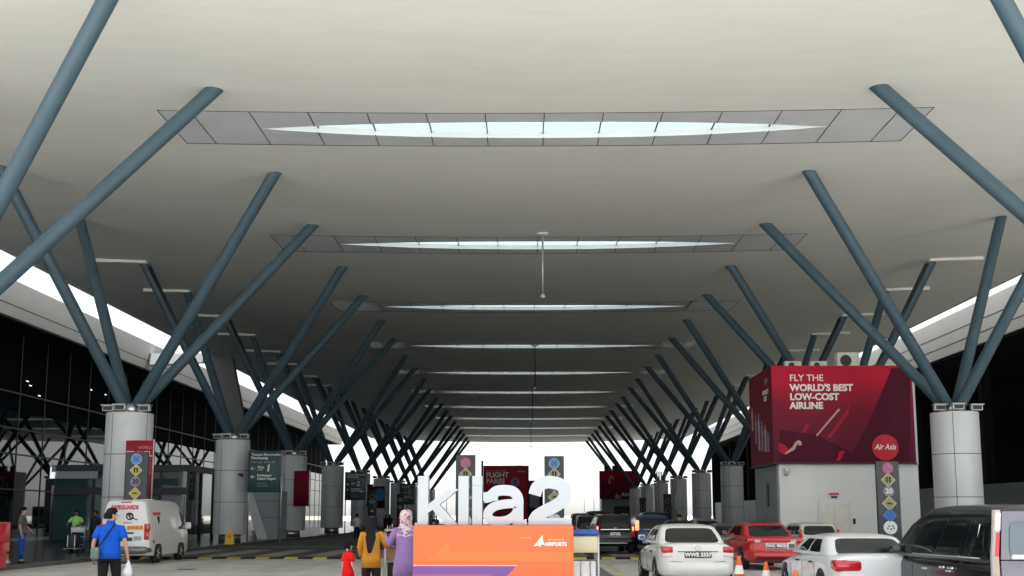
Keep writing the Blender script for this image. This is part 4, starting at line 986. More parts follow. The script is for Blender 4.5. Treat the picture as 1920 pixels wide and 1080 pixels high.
car('black suv with chrome tailgate strip right of the orange sign', (x0+x1)/2, 47.5, R(2.5), 4.7, 1.8, VB(4.7, hw, 1.04), VG(hw, .98, 1.63, 3.6), 'p_black', plate='CNW 6943', plate_z=.82, plate_w=.34, wr=.37,
    lamps=[(-hw*.99, -hw*.80, .25, .70, 1.20, 'lamp_red', None, .03, -.03), (hw*.80, hw*.99, .25, .70, 1.20, 'lamp_red', None, .03, -.03), (-hw*.93, -hw*.86, .2, .98, 1.14, 'lamp_lit', None, .015, -.045), (hw*.86, hw*.93, .2, .98, 1.14, 'lamp_lit', None, .015, -.045)], rear=(-.79, .79, .12, .84), sides=H_SIDES, extra=suv_extra, bumper=(.40, .66, 'p_black', .09))
# blue hatchback
x0, x1 = at(1190, 1000, 50.5).x, at(1263, 1000, 50.5).x; hw = (x1-x0)/2
def blue_extra(t):
    MB().bbox(-.5, .3, -.05, -.003, .98, 1.01, .01).build('tailgate_trim', M['chrome'], t)
    for x in (-.42, -.1): MB().bbox(x-.13, x+.13, -.09, -.02, .36, .52, .05).build('bumper_lamp', M['lamp_clear'], t)
car('blue hatchback with lit red tail lights beside the black suv', (x0+x1)/2, 50.5, R(2), 4.3, 1.75, VB(4.3, hw, 1.02), VG(hw, .96, 1.60, 3.5), 'p_blue', plate='WF 9281', plate_z=.88, plate_w=.5, wr=.34,
    lamps=[(-hw*.93, -hw*.77, .3, .96, 1.40, 'lamp_lit', None, .04, .03), (hw*.77, hw*.93, .3, .96, 1.40, 'lamp_lit', None, .04, .03)], rear=(-.80, .80, .1, .84), sides=H_SIDES, extra=blue_extra, bumper=(.36, .62, 'p_blue', .07))
def simple(label, px0, px1, Y, zt_, m_, kind='v', L=4.4):
    x0, x1 = at(px0, 990, Y).x, at(px1, 990, Y).x; hw = (x1-x0)/2
    if kind == 'v': low, gh, r_, s_ = VB(L, hw, zt_*.62), VG(hw, zt_*.59, zt_, L*.78), (-.79, .79, .12, .84), H_SIDES
    else: low, gh, r_, s_ = sedan_low(L, hw, zt_*.71), sedan_gh(hw, zt_*.675, zt_, .6, 3.4, .6), (-.81, .81, .1, .86), S_SIDES
    return car(label, (x0+x1)/2, Y, R(1.5), L, 2*hw, low, gh, m_, lamps=[(-hw*.97, -hw*.78, .2, .75, 1.0, 'lamp_red', None, .03, -.03), (hw*.78, hw*.97, .2, .75, 1.0, 'lamp_red', None, .03, -.03)], rear=r_, sides=s_, wr=.33, plate='', plate_z=.66)
simple('dark people carrier whose roof shows behind the blue hatchback', 1203, 1259, 63, 1.78, 'p_black')
simple('dark bronze suv with roof above and left of the black suv', 1098, 1152, 66, 1.85, 'p_bronze')
simple('black car half hidden between the orange sign and black suv', 1080, 1125, 58, 1.58, 'p_black')
simple('dark grey car in the far distance left of the bronze suv', 1070, 1108, 82, 1.75, 'p_grey')
simple('black saloon behind the white saloon, beside a standing man', 1254, 1316, 45.5, 1.40, 'p_black', 's')
simple('silver saloon between the far black saloon and red saloon', 1303, 1365, 50, 1.44, 'p_silver', 's')
simple('dark green grey saloon tucked left of the red saloon', 1341, 1400, 41.5, 1.27, 'p_grey', 's')
# black people carrier at the right edge
xr = at(1858, 1050, 15.8).x; hw = .86
def mpv_extra(t):
    # tall corner lamps: clear over red over amber
    for s in (-1, 1):
        o = bpy.data.objects.new('tail_light', None); COL.objects.link(o); o.parent = t
        for z0, z1, m_, nm, k, i0, i1 in ((.60, 1.68, 'lamp_housing', 'lens_housing', 0, 0, 0), (1.40, 1.64, 'lamp_clear', 'clear_lens', .006, .012, .012), (1.04, 1.37, 'lamp_red', 'red_lens', .010, .022, .03), (.66, 1.03, 'lamp_amber', 'amber_lens', .006, .02, .03)):
            lv = [(.55, .755, .868, -.04), (1.05, .755, .857, -.034), (1.36, .712, .808, -.008), (1.66, .655, .748, .062)]
            rs = []
            for q_ in range(17):
                z = z0+(z1-z0)*q_/16; xi, xo, yr = interp(lv, z); g_ = .02 if q_ in (0, 16) else 0; xi += i0; xo -= i1; yr -= k
                rs.append([(s*(xi+.02), yr+g_*.3, z), (s*(xo-.02), yr+g_*.3, z), (s*xo, yr+.03, z), (s*(xo+.002), yr+.075, z), (s*(xi+.1), yr+.075, z), (s*xi, yr+.03, z)] if not i0 else [(s*xi, yr, z), (s*xo, yr, z), (s*xo, yr+.04, z), (s*xi, yr+.04, z)])
            MB().rings(rs, 0, False).build(nm, M[m_], o)
    MB().bbox(-.66, .66, -.035, .02, .99, 1.0, .004).build('tailgate_seam', M['black_plastic'], t)
    MB().bbox(-.60, -.30, -.06, -.0, 1.00, 1.07, .025).build('sticker_plate', M['light_panel'], t)
    MB().tube([(-.24, -.045, 1.01), (-.34, -.03, 1.2)], .008, 6).build('wiper', M['black_plastic'], t)
    MB().bbox(-.3, -.2, .0, .04, 1.36, 1.40, .008).build('sticker', M['black_plastic'], t)
    mb = MB()
    for y, dz in ((1.30, 0), (1.62, 0)): mb.bbox(-hw-.035, -hw+.01, y, y+.2, .80, .845, .015)
    mb.build('chrome_handle', M['chrome'], t)
    mb = MB(); mb.tube([(-hw*.955, .62, 1.02), (-hw*.90, .50, 1.48)], .012, 6); mb.build('window_trim', M['chrome'], t)
    mb = MB(); mb.tube([(-hw*.975, .45, 1.0), (-hw*.975, 3.0, .99)], .009, 6); mb.build('belt_trim', M['galv'], t)
    MB().bbox(-.765, -.755, .95, 1.05, 1.46, 1.54, .004).build('sticker', M['sign_cream'], t)
    MB().bbox(-.745, .745, -.034, -.004, .45, .985, .012).build('tailgate_panel', M['p_lilac_reflect'], t)
    MB().add([(x, y, z) for k_ in (0, -.02) for x, y, z in ((-.74, -.006+k_, 1.0), (.74, -.006+k_, 1.0), (.655, .068+k_, 1.66), (-.655, .068+k_, 1.66))], [(0, 1, 2, 3), (7, 6, 5, 4), (0, 4, 5, 1), (1, 5, 6, 2), (2, 6, 7, 3), (3, 7, 4, 0)]).build('tailgate_frame', M['p_lilac_reflect'], t)
car('black people carrier with tall corner tail lights at the right edge', xr+hw, 15.8, R(1.5), 4.75, 1.72,
    [(0, .80, .3, .94), (.06, .84, .26, .98), (.25, .86, .24, 1.0), (3.2, .86, .24, 1.0), (3.9, .86, .24, .97), (4.4, .83, .26, .90), (4.65, .76, .30, .80), (4.75, .62, .36, .7)],
    [(.94, .845, .0, 4.35), (1.1, .83, .01, 4.05), (1.45, .78, .05, 3.4), (1.62, .745, .10, 2.9), (1.70, .70, .17, 2.65), (1.735, .60, .3, 2.4)], 'p_plum', plate='', plate_z=.70,
    rear=(-.74, .74, .12, .74), sides=((-.95, -.55, .12, .74), (-.50, -.02, .10, .76), (.02, .50, .10, .74)), wr=.32, rear_glass='clear_glass', egh=9, extra=mpv_extra)

# white panel van on the left
vx0, vx1 = at(185, 1000, 37.8).x, at(281, 1000, 37.8).x; hw = (vx1-vx0)/2
van = thing('panel_van', 'white panel van with red lettering parked along the left kerb', 'van', ((vx0+vx1)/2, 37.8, 0), R(0.6))
mb = MB(); VL = 4.75
def vsec(hw_, z0, zs, z1, ht):
    pts = []
    base = [(-hw_*.97, z0), (-hw_, z0+.1), (-hw_, zs), (-(hw_+ht)/2-.01, zs+(z1-zs)*.55), (-ht-.03, z1-.16), (-ht+.04, z1-.04), (-ht+.18, z1)]
    half = catmull([Vector((a, b, 0)) for a, b in base], 3)
    L_ = [(p.x, p.y) for p in half]; return L_+[(-x, z) for x, z in L_[::-1]]
stations = [(0, .90, .36, 1.02, 2.02, .70), (.03, .95, .31, 1.02, 2.08, .735), (.12, .985, .28, 1.02, 2.12, .765), (.4, 1.0, .26, 1.02, 2.14, .78), (2.9, 1.0, .26, 1.02, 2.14, .78), (3.55, 1.0, .26, 1.02, 2.11, .775), (3.88, 1.0, .26, 1.02, 2.02, .75), (4.12, .995, .27, 1.02, 1.78, .755), (4.38, .98, .28, 1.0, 1.40, .76), (4.58, .95, .30, .9, 1.16, .74), (4.70, .88, .34, .8, 1.0, .68), (4.76, .8, .38, .7, .86, .6)]
rs = []
for y, k, z0, zs, z1, ht in stations: rs.append([(x, y, z) for x, z in vsec(hw*k, z0, zs, z1, hw*ht)])
mb.rings(rs); mb.build('body', M['p_white'], van)
for s in (-1, 1):
    for y in (.95, 3.62):
        MB().disc_x((s*(hw-.02) if s > 0 else -hw-.006, y, .36), .41, .026, 28).build('wheel_arch', M['black_plastic'], van); wheel(van, s*(hw-.085), y, .335, .2)
    mb = MB(); P = [(3.28, 1.12), (4.22, 1.12), (3.98, 1.62), (3.55, 1.82), (3.30, 1.80)]
    zx = lambda z: hw-(z-1.02)*.175
    mb.add([(s*(zx(z)+k), y, z) for k in (.0, .014) for y, z in P], [list(range(5)), list(range(5, 10))[::-1]]+[(i, 5+i, 5+(i+1) % 5, (i+1) % 5) for i in range(5)]); mb.build('door_window', M['car_glass'], van)
    mb = MB(); mb.bbox(min(s*(hw+.03), s*(hw+.25)), max(s*(hw+.03), s*(hw+.25)), 3.85, 3.98, 1.12, 1.36, .04); mb.box(min(s*(hw-.08), s*(hw+.05)), max(s*(hw-.08), s*(hw+.05)), 3.89, 3.94, 1.14, 1.18); mb.build('wing_mirror', M['p_white'], van)
    mb = MB(); mb.box(min(s*(hw+.001), s*(hw+.006)), max(s*(hw+.001), s*(hw+.006)), .5, 2.95, 1.0, 1.012); mb.box(min(s*(hw+.001), s*(hw+.006)), max(s*(hw+.001), s*(hw+.006)), 3.05, 3.062, .5, 1.0); mb.build('body_seam', M['galv'], van)
    tail_lamp(van, s*(hw*.765), s*(hw*.965), .16, .80, 1.33, 'lamp_red', 'lamp_red', .02, -.022)
MB().bbox(-hw*.72, hw*.72, -.012, .03, 1.2, 1.75, .012) if False else None
mb = MB(); mb.rings([[(h_*a, y, .46+.13*b) for a, b in sring(32, 5)] for y, h_ in ((-.09, hw*.82), (-.06, hw*.92), (.1, hw*1.0), (.35, hw*1.0))]); mb.build('rear_bumper', M['p_grey'], van)
mb = MB(); mb.box(.08, .62, -.02, -.002, 1.14, 1.27, 0)
for k in range(4): mb.prism([(.10+.13*k, 1.142), (.165+.13*k, 1.142), (.215+.13*k, 1.268), (.15+.13*k, 1.268)], -.024, -.0205, 1)
mb.build('reflective_strip', [M['sign_yellow'], M['cone']], van)
MB().bbox(-.28, .28, -.02, .02, .76, .88, .01).build('licence_plate', M['plate_black'], van)
MB().bbox(.02, .32, -.05, -.002, 1.0, 1.05, .015).build('door_handle', M['black_plastic'], van); MB().box(.32, .58, -.016, -.002, .78, .92).build('plate_sticker', M['sign_pale'], van)
MB().bbox(-.16, .2, .0, .06, 2.02, 2.07, .01).build('brake_light', M['red_plastic'], van)
text('SAFEGUARDS', .2, M['sign_red'], van, (-.02, .0, 1.87), bold=.009, shear=.08, ext=.016, sx=.76)
mb = MB(); mb.rings([[(.16+(.105+.022*math.cos(q_))*math.cos(a), -.012+.01*math.sin(q_), 1.58+(.105+.022*math.cos(q_))*math.sin(a)) for q_ in [2*math.pi*i/6 for i in range(6)]] for a in [2*math.pi*k/20 for k in range(21)]], 0, False, (False, False))
mb.ribbon([(.25, 1.52), (.42, 1.46)], .03, -.02, -.004); mb.ribbon([(.04, 1.68), (.22, 1.62)], .03, -.022, -.004); mb.ribbon([(.12, 1.62), (.2, 1.52)], .04, -.021, -.004); mb.build('emblem', M['c_navy'], van)
MB().box(-.05, .25, -.012, -.002, 1.345, 1.375).build('small_print', M['sign_red'], van)
text('SAFEGUARDS', .13, M['sign_red'], van, (hw-.075, .86, 1.66), rz=math.pi/2, ext=.012, bold=.006)
mb = MB(); mb.add([(hw-.045+k, .98+a, 1.45+b) for k in (-.03, .02) for a, b in ((-.08, .1), (.05, .13), (.1, -.02), (.05, -.15), (-.02, -.05))], [list(range(5)), list(range(5, 10))[::-1]]+[(i, 5+i, 5+(i+1) % 5, (i+1) % 5) for i in range(5)]); mb.build('emblem', M['c_navy'], van)
MB().disc_x((hw-.002, .42, .74), .07, .012, 16).build('fuel_cap', M['black_plastic'], van)
MB().bbox(-.3, .3, 1.6, 2.1, 2.11, 2.17, .02).build('roof_vent', M['white'], van)

# ------------------------------------------------------------------ people
def skinned(chain, sub=2):
    """one continuous surface grown round joints; chain = (verts, edges, radii)"""
    vs, es, rd = chain
    me = bpy.data.meshes.new('s'); me.from_pydata(vs, es, []); o = bpy.data.objects.new('s', me); COL.objects.link(o)
    m = o.modifiers.new('skin', 'SKIN'); m.use_smooth_shade = True
    if not me.skin_vertices: me.skin_vertices.new() if hasattr(me.skin_vertices, 'new') else None
    for i, r in enumerate(rd):
        me.skin_vertices[0].data[i].radius = r if isinstance(r, tuple) else (r, r)
        me.skin_vertices[0].data[i].use_root = (i == 0)
    s = o.modifiers.new('sub', 'SUBSURF'); s.levels = sub; s.render_levels = sub
    dg = bpy.context.evaluated_depsgraph_get(); dg.update()
    out = bpy.data.meshes.new_from_object(o.evaluated_get(dg)); bpy.data.objects.remove(o); bpy.data.meshes.remove(me)
    return out
BASE = dict(pelvis=(0, 0, .95), waist=(0, 0, 1.08), chest=(0, 0, 1.27), neck=(0, -.005, 1.43), h1=(0, .01, 1.50), h2=(0, .012, 1.575), h3=(0, .0, 1.655),
            shL=(-.175, 0, 1.37), elL=(-.235, -.03, 1.11), wrL=(-.25, .03, .875), shR=(.175, 0, 1.37), elR=(.235, -.03, 1.11), wrR=(.25, .03, .875),
            hipL=(-.09, 0, .90), knL=(-.10, .02, .50), anL=(-.10, -.02, .09), toL=(-.11, .14, .035), hipR=(.09, 0, .90), knR=(.10, .02, .50), anR=(.10, -.02, .09), toR=(.11, .14, .035))
def V(t): return Vector(t)
def elli(c, rx, ry, n=20, wob=0.0, ph=0.0):
    return [(c[0]+rx*(1+wob*math.sin(5*a+ph)+wob*.6*math.sin(9*a+2*ph))*math.cos(a), c[1]+ry*(1+wob*math.sin(5*a+ph))*math.sin(a), c[2]) for a in [2*math.pi*k/n for k in range(n)]]
def person(label, loc, rz=0.0, h=1.70, J=None, skin='skin', top='c_blue', sleeve=.55, hem=.84, flare=.19, bottom='c_black', hair='short', look=0.0, hijab=None, shoe='shoe', wide=1.0, legw=1.0, tails=False, shorts=None):
    t = thing('person', label, 'person', loc, rz); k = h/1.70
    D = {a: V(b) for a, b in BASE.items()}
    for a, b in (J or {}).items(): D[a] = V(b)
    for a in D: D[a].x *= wide if a[:2] in ('sh', 'el', 'hi') else 1; D[a] = D[a]*k
    r = lambda *x: tuple(q_*k for q_ in x)
    names = ['pelvis', 'waist', 'chest', 'neck', 'h1', 'h2', 'h3', 'shL', 'elL', 'wrL', 'shR', 'elR', 'wrR', 'hipL', 'knL', 'anL', 'toL', 'hipR', 'knR', 'anR', 'toR']
    rad = dict(pelvis=r(.135, .10), waist=r(.12, .09), chest=r(.14, .10), neck=r(.052, .052), h1=r(.066, .075), h2=r(.076, .092), h3=r(.055, .065))
    for s in 'LR': rad.update({'sh'+s: r(.042, .042), 'el'+s: r(.038, .038), 'wr'+s: r(.026, .026), 'hip'+s: r(.085, .085), 'kn'+s: r(.055, .055), 'an'+s: r(.038, .038), 'to'+s: r(.034, .026)})
    E = [('pelvis', 'waist'), ('waist', 'chest'), ('chest', 'neck'), ('neck', 'h1'), ('h1', 'h2'), ('h2', 'h3')]
    for s in 'LR': E += [('chest', 'sh'+s), ('sh'+s, 'el'+s), ('el'+s, 'wr'+s), ('pelvis', 'hip'+s), ('hip'+s, 'kn'+s), ('kn'+s, 'an'+s), ('an'+s, 'to'+s)]
    vs = [tuple(D[n_]) for n_ in names]; rd = [rad[n_] for n_ in names]; es = [(names.index(a), names.index(b)) for a, b in E]
    for s in 'LR':                                       # palm at the end of each arm
        d = (D['wr'+s]-D['el'+s]).normalized(); D['pm'+s] = D['wr'+s]+d*.075*k
        vs.append(tuple(D['pm'+s])); rd.append(r(.030, .020)); es.append((names.index('wr'+s), len(vs)-1))
    mb = MB(); mb.mesh(skinned((vs, es, rd)))
    for s in 'LR':                                       # five fingers, each its own bent chain
        d = (D['wr'+s]-D['el'+s]).normalized(); sgn = -1 if s == 'L' else 1
        side = d.cross(Vector((sgn, 0, 0))).normalized(); nrm = side.cross(d).normalized()
        if nrm.x*sgn > 0: nrm = -nrm
        for i, (o_, L_) in enumerate(((-.027, .058), (-.009, .072), (.009, .078), (.027, .070))):
            p = D['pm'+s]+side*o_*k+d*.012*k
            q_ = p+d*L_*.55*k+nrm*.008*k; w_ = q_+d*L_*.40*k+nrm*.030*k
            mb.tube([p, q_, w_], [.0095*k, .0088*k, .0065*k], 7)
        p = D['wr'+s]+d*.035*k; fw = side if side.y > 0 else -side
        mb.tube([p, p+fw*.035*k+d*.025*k+nrm*.01*k, p+fw*.042*k+d*.055*k+nrm*.018*k], [.012*k, .010*k, .007*k], 7)
    fx, fy = -math.sin(look), math.cos(look); H2 = D['h2']       # face: nose, ears, brow, eyes, mouth
    F_ = Vector((fx, fy, 0)); Sd = Vector((fy, -fx, 0))
    mb.tube([H2+F_*.075*k+Vector((0, 0, .015*k)), H2+F_*.105*k+Vector((0, 0, -.018*k)), H2+F_*.082*k+Vector((0, 0, -.028*k))], [.010*k, .014*k, .008*k], 7)
    for s in (-1, 1):
        c = H2+Sd*s*.079*k+Vector((0, 0, -.005*k)); mb.tube([c+Vector((0, 0, .03*k)), c+Sd*s*.008*k, c-Vector((0, 0, .03*k))], [.008*k, .016*k, .008*k], 7)
        c = H2+F_*.082*k+Sd*s*.03*k+Vector((0, 0, .02*k)); mb.tube([c-Sd*.011*k, c+Sd*.011*k], .006*k, 6, 1)
    c = H2+F_*.080*k+Vector((0, 0, -.055*k)); mb.tube([c-Sd*.022*k, c+Sd*.022*k], .006*k, 6, 2)
    mb.tube([H2+F_*.04*k+Vector((0, 0, -.06*k)), H2+F_*.07*k+Vector((0, 0, -.075*k))], [.04*k, .025*k], 9)
    mb.build('body', [M[skin], M['hair'], M['sign_red'] if False else M[skin]], t)
    # top
    mb = MB(); cx = (D['chest'].x+D['waist'].x)/2; hz = hem*k; zs = D['chest'].z
    wc = (D['shR'].x-D['shL'].x)/2/k; py_ = D['pelvis'].y; cy_ = D['chest'].y
    lerp = lambda z: py_+(cy_-py_)*max(0, min(1, (z-D['pelvis'].z)/(D['chest'].z-D['pelvis'].z)))
    lx = lambda z: D['pelvis'].x+(D['chest'].x-D['pelvis'].x)*max(0, min(1, (z-D['pelvis'].z)/(D['chest'].z-D['pelvis'].z)))
    zsh = (D['shL'].z+D['shR'].z)/2
    prof = [(hz+.004*k, flare*.93, flare*.70), (hz, flare, flare*.76), (hz+(D['waist'].z-hz)*.5, flare*.97, flare*.72), (D['waist'].z+.02*k, min(flare*.93, wc*.98), .125), (D['chest'].z-.05*k, wc*1.03, .130), (zsh-.05*k, wc*1.07, .120), (zsh+.005*k, wc*.98, .100), (zsh+.035*k, wc*.70, .085), (zsh+.065*k, .080, .070), (zsh+.085*k, .066, .064)]
    mb.rings([elli((lx(z), lerp(z), z), a*k, b*k, 28, .018*max(0, 1-(z-hz)/(.6*k)), 1.7+z*2) for z, a, b in prof], cap=(False, False))
    for s in 'LR':
        a, b, c = D['sh'+s], D['el'+s], D['wr'+s]
        if sleeve <= 1: e_ = a.lerp(b, sleeve); i_ = a.lerp(D['chest'], .25); i_.z = a.z-.012*k; mb.tube([i_, a+Vector((0, 0, -.012*k)), a.lerp(b, sleeve*.5), e_, e_], [.055*k, .066*k, .069*k, .068*k, .052*k], 14)
        else:
            e_ = b.lerp(c, sleeve-1); i_ = a.lerp(D['chest'], .25); i_.z = a.z-.012*k; mb.tube([i_, a+Vector((0, 0, -.012*k)), a.lerp(b, .5), b, b.lerp(e_, .6), e_, e_], [.055*k, .066*k, .064*k, .057*k, .050*k, .046*k, .036*k], 14)
    mb.build('shirt' if hem > .6 else 'tunic', M[top], t)
    # trousers
    mb = MB(); wz = D['waist'].z-.04*k
    mb.rings([elli((D['pelvis'].x, D['pelvis'].y, z), a*k, b*k, 24) for z, a, b in ((wz, .15, .115), (D['pelvis'].z, .172, .128), (D['hipL'].z-.03*k, .172, .125), (D['hipL'].z-.09*k, .16, .11))], cap=(True, True))
    for s in 'LR':
        a, b, c = D['hip'+s], D['kn'+s], D['an'+s]
        if shorts: c = a.lerp(b, shorts); mb.tube([a+Vector((0, 0, .03*k)), a.lerp(c, .5), c, c], [.098*k, .092*k, .085*k, .07*k], 16)
        else: mb.tube([a+Vector((0, 0, .03*k)), a.lerp(b, .5), b, b.lerp(c, .5), c+Vector((0, 0, .02*k)), c+Vector((0, 0, .02*k))], [.100*k, .088*k*legw, .070*k*legw, .064*k*legw, .062*k*legw, .045*k], 16)
    mb.build('trousers', M[bottom], t)
    for s in 'LR':
        a, b = D['an'+s], D['to'+s]; mb = MB(); a2 = Vector((a.x, a.y, b.z)); d = (b-a2).normalized()
        mb.tube([a2-d*.055*k, a2-d*.02*k, a2+d*.06*k, b, b+d*.035*k], [.030*k, .047*k, .050*k, .045*k, .026*k], 12, flat=.85)
        mb.tube([a2+Vector((0, 0, .0)), a], [.045*k, .042*k], 10); mb.build('shoe', M[shoe], t)
    # hair or scarf
    H = D['h2']+Vector((0, 0, 0)); bx, by = -fx*.012*k, -fy*.012*k
    if hijab:
        mb = MB(); z = H.z
        prof = [(.125, .03, .0), (.117, .065, .0), (.09, .092, 0), (.04, .105, 0), (-.02, .104, 0), (-.07, .098, -.004), (-.105, .098, -.008), (-.14, .112, -.008), (-.18, .135, -.004), (-.235, .158, -.0), (-.29, .168, -.008), (-.34, .150, -.012)]
        if hijab[1]: prof = prof[:-3]+[(-.215, .115, -.01)]
        rs = []
        for dz, rr, oy in prof: rs.append(elli((H.x+bx, H.y+by+oy*k, z+dz*k), rr*k*(1 if dz > -.1 else 1.0), rr*k*(1.08 if dz > -.12 else .72), 24, .02+.05*max(0, -dz-.05), dz*9))
        mb.rings(rs, cap=(True, False)); 
        if hijab[1]:                                       # tail of cloth hanging down the back
            mb.rings([elli((H.x+x_*k, H.y-y_*k, z+dz*k), a*k, .035*k, 16, .04, dz*7) for dz, a, x_, y_ in ((-.15, .08, 0, .085), (-.28, .10, 0, .130), (-.40, .07, -.01, .145), (-.50, .05, -.015, .145), (-.56, .03, -.02, .14))])
        mb.build('headscarf', M[hijab[0]], t)
    else:
        mb = MB(); z = H.z; rs = []
        for dz, rr in ((.128, .02), (.12, .055), (.10, .080), (.065, .094), (.03, .0985), (-.005, .0975), (-.035, .092), (-.06, .078)):
            fr = .0 if dz > .05 else .05+(.05-dz)*.42
            rs.append(elli((H.x-fx*fr*.55*k+bx*.3, H.y-fy*fr*.55*k+by*.3, z+dz*k), rr*k*(1-fr*.55), rr*k*(1.06-fr*1.0), 20, .025, dz*40))
        mb.rings(rs)
        if tails:
            for s in (-1, 1):
                c = H+Sd*s*.075*k-F_*.03*k+Vector((0, 0, .03*k)); mb.tube([c, c+Sd*s*.05*k+Vector((0, 0, .012*k)), c+Sd*s*.065*k+Vector((0, 0, -.07*k)), c+Sd*s*.05*k+Vector((0, 0, -.17*k))], [.02*k, .038*k, .036*k, .010*k], 10)
        mb.build('hair', M['hair'], t)
    t['k'] = k
    return t, D

# man in blue
px = at(207, 1000, 19.4)
man, D = person('man in a blue polo shirt and black trousers walking, white bag in hand', (px.x, 19.4, 0), R(3), 1.735, dict(knL=(-.11, .05, .50), anL=(-.115, -.02, .09), knR=(.105, .12, .51), anR=(.105, .05, .09), toR=(.11, .2, .04), elL=(-.262, -.03, 1.12), wrL=(-.275, .02, .90), elR=(.262, -.03, 1.12), wrR=(.295, .03, .90), h2=(.012, .012, 1.575), h1=(.005, .01, 1.5)), top='c_blue', bottom='c_black', look=R(-62), wide=1.0, flare=.19, hem=.855, sleeve=.72)
k = man['k']
MB().rings([elli((0, -.005, z), a, a*.95, 20) for z, a in ((1.445*k, .074*k), (1.49*k, .062*k))], cap=(False, False)).build('collar', M['c_blue'], man)
sg = thing('sling_bag', 'small grey green sling bag across the back of the man in blue', 'bag', (px.x, 19.4, 0), R(3))
mb = MB(); mb.tube(catmull([(.10, -.09, 1.46), (.07, -.145, 1.40), (-.02, -.165, 1.25), (-.12, -.165, 1.10), (-.17, -.15, 1.03)], 5), .013, 8); mb.build('strap', M['c_navy'], sg)
mb = MB(); mb.bbox(-.26, -.12, -.215, -.125, .86, 1.07, .035); mb.bbox(-.245, -.135, -.232, -.21, .88, .99, .012); mb.build('pouch', M['sling'], sg)
bagp = man.matrix_basis @ (D['pmR']+Vector((0, 0, 0)))
bg_ = thing('plastic_bag', 'white plastic bag hanging from the right hand of the man in blue', 'bag', tuple(Vector((px.x, 19.4, 0))+Matrix.Rotation(R(3), 3, 'Z') @ D['pmR']))
mb = MB(); mb.rings([elli((0, 0, z), a, b, 18, .06, z*11) for z, a, b in ((.0, .012, .02), (-.05, .03, .025), (-.09, .05, .03), (-.16, .075, .05), (-.22, .082, .055), (-.27, .07, .045), (-.29, .03, .02))]); mb.build('bag_body', M['bag_white'], bg_)
# woman in mustard
py_ = at(697, 1000, 20.0)
person('woman in a mustard top and black headscarf seen from behind', (py_.x, 20.0, 0), 0, 1.60, dict(elR=(.30, .03, 1.15), wrR=(.33, .26, 1.27), elL=(-.24, .0, 1.12), wrL=(-.2, .16, .93)), top='c_mustard', sleeve=1.92, hem=.74, flare=.185, bottom='c_trouser', hijab=('c_hijab', True), look=R(-30), skin='skin_pale', wide=.90, legw=1.05)
# woman in lilac
pz = at(761, 1000, 18.8)
person('woman in a long lilac dress and floral headscarf beside the orange sign', (pz.x, 18.8, 0), R(12), 1.70, dict(elL=(-.275, .08, 1.16), wrL=(-.28, .33, 1.20), elR=(.22, .08, 1.13), wrR=(.06, .30, 1.18)), top='c_lilac', sleeve=1.92, hem=.56, flare=.20, bottom='c_lilac', hijab=('floral', False), skin='skin_pale', wide=.90, legw=1.35)
# child in red
pc = at(653, 1050, 20.4)
person('small child in a red top with two dark pigtails', (pc.x, 20.4, 0), R(-35), 1.14, dict(), top='c_red', sleeve=.75, hem=.72, flare=.192, bottom='c_denim', look=R(-30), skin='skin_pale', tails=True, wide=.72)
# people on the left pavement
pb = at(41, 1000, 36)
person('person in a grey t-shirt and blue jeans standing behind the yellow bollard', (pb.x, 36, PLAT), R(-75), 1.76, dict(elL=(-.22, .05, 1.12), wrL=(-.16, .22, .98)), top='c_grey', bottom='c_royal', look=R(-15), skin='skin', sleeve=.8, hem=.86)
pg = at(142, 1000, 47.0)
person('man in a lime green shirt pushing a loaded luggage trolley', (pg.x, 47, PLAT), R(180), 1.72, dict(elL=(-.30, .10, 1.14), wrL=(-.24, .34, 1.08), elR=(.30, .10, 1.14), wrR=(.24, .34, 1.08)), top='c_lime', bottom='c_black', skin='skin_dark', sleeve=.8)
pn = at(178, 1000, 45.8)
person('man in dark navy clothes standing left of the white van', (pn.x, 45.8, PLAT), R(160), 1.70, dict(), top='c_navy', bottom='c_black', skin='skin_dark', sleeve=1.8)
pm = at(1275, 985, 41.5)
person('dark haired man bending beside the far black saloon, only his head visible', (pm.x, 41.5, 0), R(150), 1.66, dict(chest=(0, .06, 1.25), h2=(0, .05, 1.56), h1=(0, .04, 1.49)), top='c_navy', bottom='c_black', skin='skin', look=0.5)
for (px_, Y, lb_, tp, bt, rz_, hh) in ((669, 76, 'distant man in a white shirt walking on the left pavement', 'c_white', 'c_black', R(10), 1.72), (731, 98, 'distant person in dark clothes on the pavement right of the mustard woman', 'c_navy', 'c_black', 0, 1.72),
                                      (723, 103, 'far dark clad person left of another near the sign pylons', 'c_black', 'c_trouser', R(40), 1.66), (747, 92, 'distant person with a dark red top left of the floral scarf', 'banner_red', 'c_black', R(180), 1.64),
                                      (807, 84, 'small distant person in olive seen through letter k', 'c_olive', 'c_trouser', R(170), 1.62), (818, 88, 'small distant person in brown seen through letter k', 'p_bronze', 'c_black', R(200), 1.60)):
    q = at(px_, 980, Y); person(lb_, (q.x, Y, PLAT if q.x < KL else 0), rz_, hh, dict(), top=tp, bottom=bt, skin='skin')

